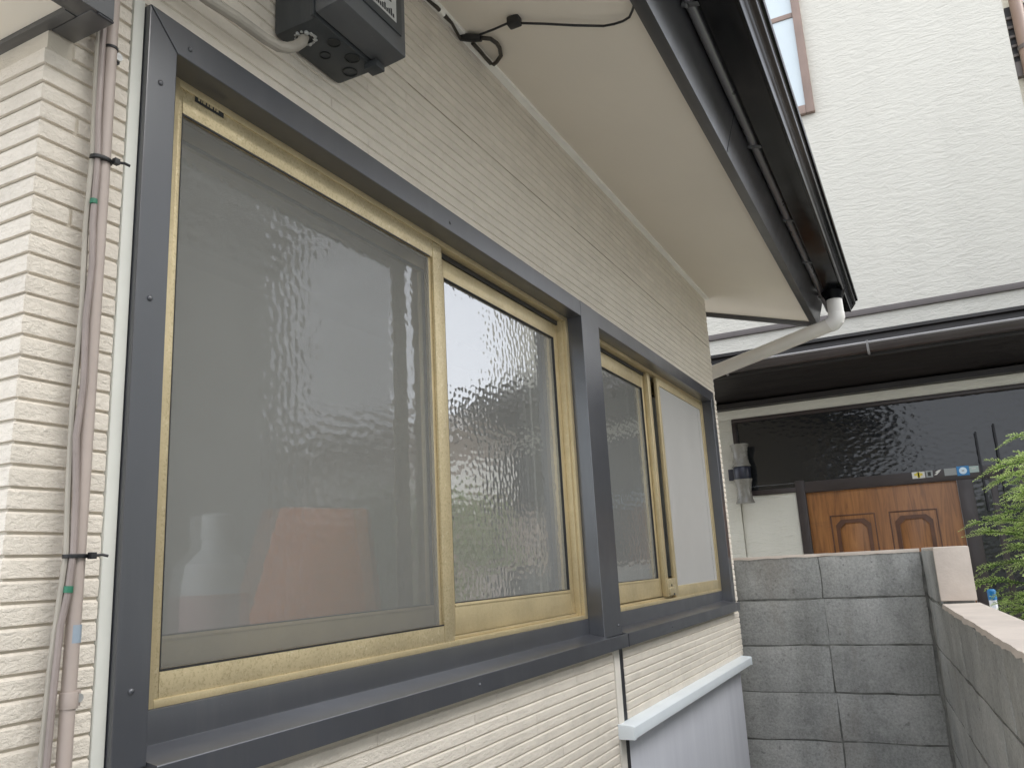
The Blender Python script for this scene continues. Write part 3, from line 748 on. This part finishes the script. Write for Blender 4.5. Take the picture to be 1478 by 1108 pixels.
wr2 = MB().tube([(.688, .991, 1.25), (.6875, .991, .75), (.6885, .988, .60), (.6865, .990, .50), (.688, .988, .38), (.6855, .990, .24), (.687, .989, .12), (.6875, .985, .05), (.6845, .988, -.01), (.680, .990, -.08), (.677, .991, -.2), (.674, .992, -.5), (.674, .992, -.9)], .0040, 8)
w2o = tag(wr2.build('wire', 'wire_grey'), 'thin grey-beige wire lying against the bricks, outermost left of the conduit', 'wire', 'thin wires beside the conduit')
MB().tube([(.6895, .9805, .536), (.6895, .9805, .529)], .0050, 8).build('green_tape', 'green', bpy.data.objects['wire'])
MB().tube([(.6893, .979, .008), (.6888, .979, .000)], .0056, 8).build('green_tape', 'green', bpy.data.objects['wire'])

# ---- black drop wire with its clamp under the soffit
ac = thing('drop_wire', 'black drop wire with clamp and loop hanging under the beige soffit', 'cable', (1.82, .9, 1.46))
def under(x, y, d=.015): return (x, y, sofz(y) - d)
MB().tube([(1.50, .470, 1.345), (1.66, .462, 1.338), (1.731, .464, 1.345), (1.775, .484, 1.357), (1.800, .500, 1.361), (1.813, .521, 1.366), (1.824, .549, 1.375), (1.829, .579, 1.384), (1.816, .654, 1.406), (1.796, .737, 1.430), (1.782, .806, 1.450), (1.781, .840, 1.460), (1.801, .890, 1.474), (1.818, .944, 1.488)], .0034, 8).build('wire', 'black', ac, smooth=60)
cl = MB().box(1.763, 1.790, .796, .832, sofz(.81) - .026, sofz(.81) + .001); cl.build('wire_clip', 'black', ac, .005)
cb = MB().tube([under(1.838, .950), under(1.832, .985), under(1.828, 1.022, .012)], [.0125, .0145, .012], 10, flat=.8); cb.build('clamp_body', 'black', ac, .001)
MB().box(1.815, 1.832, 1.016, 1.034, sofz(1.02) - .020, sofz(1.02) - .004).build('clamp_hook', 'zinc', ac, .002)
MB().tube([under(1.838, .948), under(1.846, .924), under(1.870, .917), under(1.894, .920), under(1.936, .937), under(1.968, .968), under(1.981, .985), under(1.975, .992), under(1.943, .992), under(1.900, .990), under(1.860, .990)], .0062, 8).build('wire_loop', 'oldblack', ac, smooth=60)
MB().tube([under(1.822, 1.010, .020), under(1.792, 1.004, .020), under(1.750, .995, .018), under(1.718, .997, .016), under(1.676, .999), under(1.641, 1.004), under(1.50, 1.0)], [.0045, .0045, .0045, .0060, .0055, .0045, .0045], 8).build('tail_wire', 'oldblack', ac, smooth=60)
MB().tube([under(1.712, .9975, .016), under(1.690, .999, .016)], .0068, 8).build('white_tape', 'offwhite', ac)

# ---- things on the inner sill
wbt = thing('white_bottle', 'white bottle blurred behind the hammered glass at lower left of the near window', 'bottle', (1.355, 1.46, -.175))
MB().lathe((1.355, 1.46, 0), [(.066, -.1755), (.072, -.165), (.074, .0), (.066, .045), (.036, .075), (.030, .10)], 18).build('bottle_body', 'white', wbt)
MB().lathe((1.355, 1.46, 0), [(.036, .1005), (.036, .15), (.028, .156)], 14).build('cap', 'white', wbt)
MB().lathe((1.355, 1.46, 0), [(.0748, -.10), (.0748, -.02)], 18).build('label_band', 'pink', wbt)
ob = thing('orange_bag', 'orange bag blurred behind the hammered glass of the near window', 'bag', (1.93, 1.65, -.175))
MB().hexa([(1.696, 1.76, -.1755), (1.943, 1.464, -.1755), (2.08, 1.55, -.1755), (1.82, 1.85, -.1755), (1.762, 1.683, .205), (1.925, 1.487, .193), (1.982, 1.53, .193), (1.819, 1.725, .205)]).build('bag_body', 'orange', ob, .014)
def curtain(x0, x1, label):
    ct = MB(); n = int((x1 - x0) / .006); vs_ = []
    for k in range(n + 1):
        x = x0 + (x1 - x0) * k / n; y = 1.20 + .012 * math.sin(k * .9)
        vs_ += [(x, y, -1.2), (x, y, .95), (x, y + .003, .95), (x, y + .003, -1.2)]
    ct.add(vs_, [(k * 4 + j, (k + 1) * 4 + j, (k + 1) * 4 + (j + 1) % 4, k * 4 + (j + 1) % 4) for k in range(n) for j in range(4)])
    tag(ct.build('curtain', 'curtain'), label, 'curtain', 'curtains behind the window glass')
curtain(3.66, 3.80, 'pale curtain edge drawn back behind the left glass of the far window')
curtain(2.52, 3.02, 'pale curtain hanging behind the right edge of the near window')

# ------------------------------------------------------------------ block walls
bw = thing('block_wall', 'grey concrete block wall facing the camera at the end of the passage', 'wall', (4.95 + .08, .6, GZ), 'grey block walls of the passage')
XB = 4.95; PH = .2475; TZ = -.006
MB().box(XB + .006, XB + .15, -.055, 2.2, GZ, TZ - .018).build('mortar_core', 'mortar', bw)
r = random.Random(3)
def rough_block(x0, x1, y0, y1, z0, z1, r, j=.004, face='x'):
    m = MB(); nu, nv = 4, 3
    # front sheet with slightly uneven outline
    vs_ = []
    for i in range(nu + 1):
        for k in range(nv + 1):
            u, v = i / nu, k / nv
            du = r.uniform(-j, j) * .7 if i in (0, nu) else 0; dv = r.uniform(-j, j) * .7 if k in (0, nv) else 0
            d = r.uniform(-.0015, .0015)
            vs_.append((u + du / abs((y1 - y0)), v + dv / abs(z1 - z0), d))
    nfront = len(vs_)
    f = [(i * (nv + 1) + k, (i + 1) * (nv + 1) + k, (i + 1) * (nv + 1) + k + 1, i * (nv + 1) + k + 1) for i in range(nu) for k in range(nv)]
    rim = [i * (nv + 1) for i in range(nu + 1)] + [nu * (nv + 1) + k for k in range(1, nv + 1)] + [i * (nv + 1) + nv for i in range(nu - 1, -1, -1)] + [k for k in range(nv - 1, 0, -1)]
    P = [(x0 + d, y0 + (y1 - y0) * u, z0 + (z1 - z0) * v) for u, v, d in vs_]
    P += [(x1, P[i][1], P[i][2]) for i in rim]
    f += [(rim[a], rim[(a + 1) % len(rim)], nfront + (a + 1) % len(rim), nfront + a) for a in range(len(rim))]
    f.append(tuple(range(nfront, nfront + len(rim))))
    m.add(P, f); return m
for k in range(8):
    z1 = TZ - PH * k - (.012 if k == 0 else 0); z0 = TZ - PH * (k + 1) + .007
    for ya in (.083, .596, 1.116, 1.636):
        yb = {.083: .590, .596: 1.110, 1.116: 1.630, 1.636: 2.15}[ya]
        rough_block(XB + r.uniform(-.002, .003), XB + .148, ya, yb, z0, z1, r, .007).build('block', 'block', bw, .005)
tc = MB(); n = 40
for i in range(n + 1):
    y = .080 + 2.1 * i / n; a = r.uniform(-.004, .003)
    tc.v += [(XB - .004 + r.uniform(-.004, .002), y, TZ - .014 + a), (XB - .002, y, TZ + .001 + a * .4), (XB + .152, y, TZ + .001), (XB + .152, y, TZ - .014)]
tc.f = [(i * 4 + j, (i + 1) * 4 + j, (i + 1) * 4 + (j + 1) % 4, i * 4 + (j + 1) % 4) for i in range(n) for j in range(4)]; tc.mi = [0] * len(tc.f)
tc.build('mortar_topping', 'plaster', bw)

# wall on the right, running back towards the camera at a slight angle
sw = thing('block_wall', 'grey block wall with pinkish plaster coping and raised end on the right', 'wall', (4.2, -.05, GZ), 'grey block walls of the passage')
TA = math.tan(math.radians(4.577)); DA = .005
def rwp(x, off): return (x, .073 - TA * (4.945 - x) - off)       # off: into the wall, away from the passage
def rwbox(m, xa, xb, o0, o1, z0, z1):
    p = [rwp(xa, o0), rwp(xb, o0), rwp(xb, o1), rwp(xa, o1)]
    return m.hexa([(*q, z0) for q in p] + [(*q, z1) for q in p])
def rwblock(xa, xb, z0, z1):
    m = rough_block(0, .13, 0, 1, z0, z1, r, .007)
    L = xb - xa; out = []
    for (d, u, z) in m.v:
        u2 = u if 0 <= u <= 1 else (0 if u < 0 else 1)
        px_, py_ = rwp(xa + L * u2, .0035 + d); out.append((px_, py_, z))
    m.v = out; return m
cr = MB(); rwbox(cr, -1.0, 4.955, .010, .128, GZ, -.262); rwbox(cr, 4.165, 4.955, .010, .128, -.262, -.016); cr.build('mortar_core', 'mortar', sw)
for k in range(0, 8):
    z1 = TZ - PH * k - (.012 if k == 0 else 0) - (.012 if k == 1 else 0); z0 = TZ - PH * (k + 1) + .006
    x = 4.945; first = .26 if k % 2 else .52
    while x > -.9:
        L = first; first = .52
        xa = x - L
        if k == 0:
            if xa < 4.17: xa = 4.172
        rwblock(xa + .005, x, z0, z1).build('block', 'block', sw, .004)
        x = xa
        if k == 0 and x <= 4.18: break
# plaster: raised end piece and coping
pl = MB(); rwbox(pl, 4.150, 4.168, -.002, .140, -.236, TZ + .002); rwbox(pl, 4.169, 4.960, .006, .138, TZ - .016, TZ + .003)
pl.build('end_plaster', 'plaster', sw, .006)
cp = MB(); n = 150
for i in range(n + 1):
    x = 4.149 - 5.1 * i / n
    a, b_ = r.uniform(-.006, .004), r.uniform(-.004, .003)
    c0 = rwp(x, -.004 + a); c1 = rwp(x, .000 + a * .3); c2 = rwp(x, .146)
    cp.v += [(*c0, -.262 + b_), (*c1, -.246 + b_ * .4), (*c2, -.2445), (*c2, -.264)]
cp.f = [(i * 4 + j, (i + 1) * 4 + j, (i + 1) * 4 + (j + 1) % 4, i * 4 + (j + 1) % 4) for i in range(n) for j in range(4)] + [(0, 1, 2, 3)]; cp.mi = [0] * len(cp.f)
cp.build('coping', 'plaster', sw)

# ------------------------------------------------------------------ neighbouring house
NX = 7.5
nb = thing('neighbour_house', 'white stucco neighbouring house with dark entrance porch and wooden front door', 'house', (NX + .5, .5, GZ))
up = MB().box(NX, NX + 2.0, -1.195, 5.0, 2.045, 7.5); up.build('upper_wall', 'stucco', nb)
MB().box(NX - .004, NX + 1.2, -1.75, 5.0, 1.32, 1.99).build('strip_wall', 'stucco', nb)
MB().box(NX - .03, NX + .5, -1.26, 5.0, 1.9905, 2.0445).build('flashing', 'browntrim', nb, .006)
MB().box(NX + .90, NX + 2.2, -1.95, -1.20, 2.0, 7.5).build('set_back_wall', 'stucco_low', nb)
# upper window
wf = MB()
y0, y1, z0, z1 = .405, 2.1, 4.00, 5.7
for a in ((y0, y0 + .075, z0, z1), (y1 - .075, y1, z0, z1), (y0 + .076, y1 - .076, z0, z0 + .085), (y0 + .076, y1 - .076, z1 - .085, z1)):
    wf.box(NX - .05, NX + .01, *a)
wf.box(NX - .035, NX + .01, y0 + .076, y1 - .076, z0 + 1.03, z0 + 1.08)
uw = wf.build('upper_window', 'winframe', nb, .006)
MB().box(NX - .022, NX - .012, y0 + .0765, y1 - .0765, z0 + .0855, z1 - .0855).build('pane', 'winglass', uw)
# set-back corner: brown drainpipe and dark slatted window
MB().tube([(NX + .80, -1.43, 7.4), (NX + .80, -1.43, 4.6), (NX + .80, -1.43, 3.0)], .055, 14).build('drainpipe', 'winframe', nb)
MB().tube([(NX + .80, -1.43, 4.52), (NX + .80, -1.43, 4.48)], .062, 14).build('pipe_strap', 'browntrim', nb)
lw = MB().box(NX + .84, NX + .899, -1.95, -1.33, 4.25, 4.40).build('slatted_window', 'browntrim', nb)
MB().box(NX + .87, NX + .899, -1.95, -1.34, 4.41, 5.0).build('window_dark', 'void', lw)
for k in range(5): MB().box(NX + .845, NX + .866, -1.95, -1.335, 4.46 + .1 * k, 4.485 + .1 * k).build('slat', 'browntrim', lw)
# porch roof, gutter, soffit
PX = 6.62
pr_ = MB().hexa([(PX - .05, -1.75, 1.60), (PX - .05, 4.0, 1.60), (NX - .005, 4.0, 1.36), (NX - .005, -1.75, 1.36),
                 (PX - .05, -1.75, 1.625), (PX - .05, 4.0, 1.625), (NX - .005, 4.0, 1.80), (NX - .005, -1.75, 1.80)])
pr_.build('porch_roof', 'wood_shade', nb)
MB().box(PX - .02, PX + .012, -1.75, 4.0, 1.43, 1.598).build('porch_fascia', 'wood_shade', nb, .004)
gt = MB(); n = 8
prof = [(PX - .085 + .062 * math.cos(math.pi + math.pi * k / n), 1.505 + .062 * math.sin(math.pi + math.pi * k / n)) for k in range(n + 1)] + [(PX - .026, 1.512), (PX - .144, 1.512)]
gt.prism_y(prof, -1.75, 4.0); pgut = gt.build('porch_gutter', 'gut_brown', nb)
MB().tube([(PX - .150, -1.75, 1.510), (PX - .150, 4.0, 1.510)], .0095, 8).build('gutter_rim', 'gut_rim', pgut)
for k, y in enumerate((1.29, .23, -.84)):
    hk = MB(); pts = [(PX - .085 + .067 * math.cos(math.pi + math.pi * k_ / 8), y, 1.505 + .069 * math.sin(math.pi + math.pi * k_ / 8)) for k_ in range(6)]
    hk.tube([(PX - .155, y, 1.525)] + pts, .0085, 6); hk.build('gutter_hook', 'gut_rim', pgut, smooth=60)
MB().box(NX - .10, NX - .001, -1.75, 4.0, 1.31, 1.358).build('porch_beam', 'wood_shade', nb)
# entrance wall
MB().box(NX - .012, NX + .1, -1.75, 4.0, 1.225, 1.309).build('cream_lintel', 'stucco_low', nb, .003)
MB().box(NX - .012, NX + .1, 1.494, 4.0, GZ, 1.2245).build('side_wall', 'stucco_low', nb, .003)
MB().box(NX + .004, NX + .1, 1.012, 1.490, GZ, .522).build('lower_wall', 'stucco_low', nb, .003)
fr = MB()
fr.box(NX - .02, NX + .08, 1.008, 1.493, .5235, .565)        # bar over the cream panel
fr.box(NX - .02, NX + .08, .932, 1.0075, GZ, .620)           # post left of the door
fr.box(NX - .02, NX + .08, -1.73, .9315, .512, .605)          # header
fr.box(NX - .02, NX + .08, -.340, -.232, GZ, .5115)          # post right of the door
fr.box(NX - .02, NX + .08, -.505, -.460, GZ, .5115); fr.box(NX - .02, NX + .08, -.70, -.655, GZ, .5115); fr.box(NX - .02, NX + .08, -1.2, -1.1, GZ, .5115)
fr.box(NX - .02, NX + .08, -1.73, 1.490, 1.190, 1.2245)       # top rail
fr.box(NX - .02, NX + .08, 1.455, 1.4935, .566, 1.1895); fr.box(NX - .02, NX + .08, -1.73, -1.55, GZ, 1.189)
dfr = fr.build('entrance_frame', 'brownframe', nb, .004)
MB().box(NX + .02, NX + .035, -1.545, 1.454, .6055, 1.1895).build('transom_glass', 'darkglass', nb)
MB().box(NX + .02, NX + .035, .95, 1.454, .5655, .605).build('transom_glass', 'darkglass', nb)
for a, b_ in ((-.459, -.341), (-.654, -.506), (-1.099, -.701)): MB().box(NX + .02, NX + .035, a, b_, GZ + .1, .511).build('side_light', 'darkglass', nb)
MB().box(NX - .035, NX - .021, -.427, -.412, .25, .88).build('pull_bar', 'void', nb, .003)
MB().box(NX - .035, NX - .021, -.560, -.545, .25, .93).build('pull_bar', 'void', nb, .003)
# door with raised panels
DY0, DY1, DZ1 = -.2305, .9305, .5105
dr = MB().box(NX + .012, NX + .05, DY0, DY1, GZ + .08, DZ1); door = dr.build('front_door', 'wood', nb, .004)
def dpanel(ya, yb, z0, z1):
    c_ = .045
    def octo(i): return [(ya + i, z0 + i), (yb - i, z0 + i), (yb - i, z1 - i - c_), (yb - i - c_, z1 - i), (ya + i + c_, z1 - i), (ya + i, z1 - i - c_)]
    o = MB(); A, B = octo(-.0), octo(.030)
    vs_ = [(NX - .001, y, z) for y, z in A] + [(NX - .003, y, z) for y, z in B] + [(NX + .012, y, z) for y, z in A] + [(NX + .012, y, z) for y, z in B]
    n = 6
    o.add(vs_, [(k, (k + 1) % n, n + (k + 1) % n, n + k) for k in range(n)] + [(k, (k + 1) % n, 2 * n + (k + 1) % n, 2 * n + k) for k in range(n)] + [(n + k, n + (k + 1) % n, 3 * n + (k + 1) % n, 3 * n + k) for k in range(n)])
    o.build('panel_moulding', 'woodline', door)
    D, E_ = octo(.034), octo(.060)
    o = MB(); vs_ = [(NX + .0115, y, z) for y, z in D] + [(NX + .004, y, z) for y, z in E_]
    o.add(vs_, [(k, (k + 1) % n, n + (k + 1) % n, n + k) for k in range(n)] + [tuple(range(n, 2 * n))]); o.build('door_panel', 'wood', door)
    sq = MB(); t_ = .010
    for q in ((ya - .04, ya - .04 + t_, z0 - .04, z1 + .04), (yb + .04 - t_, yb + .04, z0 - .04, z1 + .04), (ya - .04 + t_, yb + .04 - t_, z1 + .04 - t_, z1 + .04), (ya - .04 + t_, yb + .04 - t_, z0 - .04, z0 - .04 + t_)):
        sq.box(NX + .006, NX + .012, *q)
    sq.build('panel_border', 'woodline', door, .002)
for z0, z1 in ((-.70, .262), (-1.55, -.85)): dpanel(.448, .722, z0, z1); dpanel(-.018, .262, z0, z1)
# stickers over the door (flat print)
def sticker(ya, yb, z0, z1, m_, label, marks=()):
    o = tag(MB().box(NX - .0215, NX - .0205, ya, yb, z0, z1).build('sticker', m_, dfr), label)
    for (a, b_, c_, d_, mm) in marks: MB().box(NX - .0225, NX - .0217, a, b_, c_, d_).build('sticker_mark', mm, dfr)
sticker(-.012, .083, .550, .603, 'st_white', 'white sticker with yellow crest print', ((.005, .066, .572, .590, 'st_yellow'), (.020, .050, .590, .598, 'st_yellow'), (.022, .046, .557, .572, 'st_yellow'), (.030, .040, .553, .600, 'ink')))
sticker(-.070, -.019, .551, .606, 'st_grey', 'small grey sticker with dark emblem', ((-.056, -.033, .562, .594, 'ink'),))
zz = MB()
zz.hexa([(NX - .022, -.078, .566), (NX - .022, -.098, .566), (NX - .0205, -.098, .566), (NX - .0205, -.078, .566), (NX - .022, -.100, .582), (NX - .022, -.124, .590), (NX - .0205, -.124, .590), (NX - .0205, -.100, .582)])
zz.hexa([(NX - .022, -.086, .586), (NX - .022, -.112, .580), (NX - .0205, -.112, .580), (NX - .0205, -.086, .586), (NX - .022, -.112, .602), (NX - .022, -.136, .606), (NX - .0205, -.136, .606), (NX - .0205, -.112, .602)])
tag(zz.build('sticker', 'st_white', dfr), 'white slanted double-stroke emblem')
sticker(-.242, -.154, .552, .609, 'st_grey', 'plain grey sticker')
sticker(-.332, -.244, .543, .618, 'st_blue', 'blue sticker with pale round badge')
rb = MB(); n = 16
rb.add([(NX - .0223, -.288 + .028 * math.cos(2 * math.pi * k / n), .581 + .028 * math.sin(2 * math.pi * k / n)) for k in range(n)] + [(NX - .0216, -.288 + .028 * math.cos(2 * math.pi * k / n), .581 + .028 * math.sin(2 * math.pi * k / n)) for k in range(n)],
       [tuple(range(n))] + [(k, (k + 1) % n, n + (k + 1) % n, n + k) for k in range(n)]); rb.build('sticker_badge', 'st_sky', dfr)
MB().box(NX - .0232, NX - .0224, -.297, -.279, .577, .585).build('sticker_mark', 'st_grey', dfr)
sticker(-.400, -.334, .560, .610, 'st_teal', 'grey-green sticker with white dash', ((-.380, -.350, .588, .594, 'st_white'),))
# wall lamp
wl = thing('wall_lamp', 'double-ended ribbed glass wall lamp with dark band left of the door', 'lamp', (NX - .14, 1.43, .72))
lc = (NX - .13, 1.425, 0)
def shade(z0, z1, flare):
    pf = []
    for k in range(13):
        u = k / 12; rr = .062 + (.020 * (abs(u - .5) * 2) ** 2) + (.0022 if k % 2 else 0); pf.append((rr, z0 + (z1 - z0) * u))
    return MB().lathe(lc, pf, 20)
shade(.775, .975, 1).build('lamp_shade', 'lampglass', wl); shade(.455, .665, -1).build('lamp_shade', 'lampglass', wl)
MB().lathe(lc, [(.070, .6655), (.075, .675), (.075, .765), (.070, .7745)], 20).build('lamp_band', 'navy', wl)
MB().box(NX - .065, NX - .013, 1.40, 1.56, .670, .770).build('bracket', 'navy', wl, .004)
# pole with a blue cap behind the wall
pk = thing('marker_pole', 'blue-capped white pole standing behind the coping of the right wall', 'pole', (6.5, -.293, GZ))
MB().tube([(6.5, -.293, GZ), (6.5, -.293, -.37)], .024, 12).build('shaft', 'white', pk)
MB().tube([(6.5, -.293, -.369), (6.5, -.293, -.31), (6.5, -.293, -.298)], [.027, .027, .018], 12).build('cap', 'st_blue', pk)

# ------------------------------------------------------------------ conifer on the right
tree = thing('conifer_shrub', 'bright green feathery conifer behind the coping at the right edge', 'tree', (4.72, -.86, GZ))
MB().tube([(4.72, -.86, GZ), (4.74, -.86, -.9), (4.71, -.85, -.2), (4.72, -.86, .4), (4.73, -.86, .62)], [.055, .05, .042, .026, .008], 10).build('trunk', 'bark', tree)
def spray_mesh(seed):
    r = random.Random(seed); v, f, tip = [], [], []
    def needle(p, d, nrm, L, w, t):
        s = d.cross(nrm).normalized() * w; o = len(v)
        v.extend([p - s * .35, p + s * .35, p + d * L * .55 + s * .5 + nrm * .001, p + d * L, p + d * L * .55 - s * .5 + nrm * .001]); tip.extend([t * .55, t * .55, t, min(1, t * 1.2), t])
        f.append((o, o + 1, o + 2, o + 3, o + 4))
    def stem(pts, w):
        o = len(v)
        for i, p in enumerate(pts):
            q = w * (1 - .7 * i / len(pts))
            v.extend([p + Vector((0, -q, 0)), p + Vector((0, q, 0)), p + Vector((0, 0, -q * 1.5))]); tip.extend([0, 0, 0])
            if i: f.extend([(o + 3 * i - 3 + j, o + 3 * i - 3 + (j + 1) % 3, o + 3 * i + (j + 1) % 3, o + 3 * i + j) for j in range(3)])
    def finger(p0, d, L, t0, t1, droop, wd=1.0):
        n = max(8, int(L / .0034)); p = p0.copy(); d = d.normalized(); pts = [p.copy()]
        for i in range(n):
            u = i / n
            side = d.cross(Vector((0, 0, 1))).normalized(); upv = side.cross(d).normalized()
            a = i * 2.39996 + r.uniform(-.3, .3)
            out = side * math.cos(a) * 1.15 + upv * (math.sin(a) * .65 + .12)
            env = min(1, .55 + u * 2.2) * (1 - .45 * max(0, u - .6) / .4)
            dirn = (d * (.55 + .5 * u) + out).normalized()
            nr = upv if abs(dirn.dot(upv)) < .75 else side
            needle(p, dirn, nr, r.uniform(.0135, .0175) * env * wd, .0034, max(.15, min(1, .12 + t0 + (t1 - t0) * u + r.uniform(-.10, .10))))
            p = p + d * (L / n); d = (d + Vector((0, 0, -droop)) * (1.0 / n)).normalized()
            if i % 6 == 5: pts.append(p.copy())
        for k in range(4): needle(p, (d + Vector((r.uniform(-.4, .4), r.uniform(-.4, .4), r.uniform(-.3, .3)))).normalized(), Vector((.2, .3, 1)).normalized(), .012 * wd, .0034, t1)
        stem(pts, .0016)
    L = .30
    def axis(u): return Vector((L * u, 0, .085 * u - .10 * u * u))
    stem([axis(k / 6) for k in range(7)], .0032)
    finger(axis(.72), axis(1.0) - axis(.72), .12, .40, 1.0, .30)
    for k in range(5):
        u = .22 + .135 * k
        for s in (-1, 1):
            if r.random() < .10: continue
            a = s * r.uniform(.50, .85)
            d = Vector((math.cos(a), math.sin(a), r.uniform(-.02, .28)))
            finger(axis(u + r.uniform(-.03, .03)), d, (.135 - .075 * u) * r.uniform(.8, 1.2), .22 + .25 * u, r.uniform(.72, 1.0), r.uniform(.35, .8))
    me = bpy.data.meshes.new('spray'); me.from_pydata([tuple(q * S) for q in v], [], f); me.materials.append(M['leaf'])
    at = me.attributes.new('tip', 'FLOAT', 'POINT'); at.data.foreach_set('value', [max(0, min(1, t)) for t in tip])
    return me
sprays = [spray_mesh(s) for s in (11, 22, 33, 44)]
r = random.Random(5)
nsp = 0
for lvl in range(17):
    z = -.62 + lvl * .068
    rad = .60 * (1 - max(0, (z - .02)) / .68) * (1 - max(0, -.35 - z) * .8)
    if rad < .08: rad = .08
    nb_ = 7 if rad > .3 else 5
    for k in range(nb_):
        a = 2 * math.pi * (k + .5 * (lvl % 2)) / nb_ + r.uniform(-.28, .28)
        rr = rad * r.uniform(.55, .93)
        base = Vector((4.72 + math.cos(a) * rr * .62, -.86 + math.sin(a) * rr * .62, z + r.uniform(-.03, .03)))
        for q in range(2):
            o = link('leaf_spray', sprays[r.randrange(4)], W(*(base + Vector((math.cos(a), math.sin(a), 0)) * (rr * .38 * q - .05) + Vector((0, 0, .04 * q)))), tree)
            o.rotation_euler = (r.uniform(-.5, .5), r.uniform(-.35, .15), a + r.uniform(-.5, .5) * (1 + q * .4))
            s_ = r.uniform(.95, 1.4); o.scale = (s_, s_, s_); nsp += 1

# ------------------------------------------------------------------ house across the passage (seen in the glass)
oh = thing('opposite_house', 'grey house across the passage mirrored in the near window', 'house', (2.0, -5.2, GZ))
MB().box(-6.0, 6.6, -7.5, -3.7, GZ, 3.55).build('wall', 'opp', oh)
MB().box(4.95, 6.595, -7.4, -3.69, 3.71, 5.2).build('reflection_block', 'opp', oh)  # unseen block added to darken the sky mirrored in the near window
MB().hexa([(-6.2, -7.7, 3.55), (6.8, -7.7, 3.55), (6.8, -3.5, 3.55), (-6.2, -3.5, 3.55), (-6.2, -7.7, 3.70), (6.8, -7.7, 3.70), (6.8, -3.5, 3.70), (-6.2, -3.5, 3.70)]).build('roof', 'opproof', oh)

dh = thing('distant_house', 'brown house farther off, seen only as a dim band in the window glass', 'house', (13.0, -5.5, GZ))
MB().box(12.0, 15.0, -11.0, -2.6, GZ, 2.35).build('wall', 'dist', dh)
MB().hexa([(11.6, -11.4, 2.351), (15.4, -11.4, 2.351), (15.4, -2.3, 2.351), (11.6, -2.3, 2.351), (13.0, -11.4, 3.0), (14.0, -11.4, 3.0), (14.0, -2.3, 3.0), (13.0, -2.3, 3.0)]).build('roof', 'distroof', dh)
MB().box(11.95, 11.999, -8.0, -3.0, 1.2, 1.75).build('balcony', 'offwhite', dh)
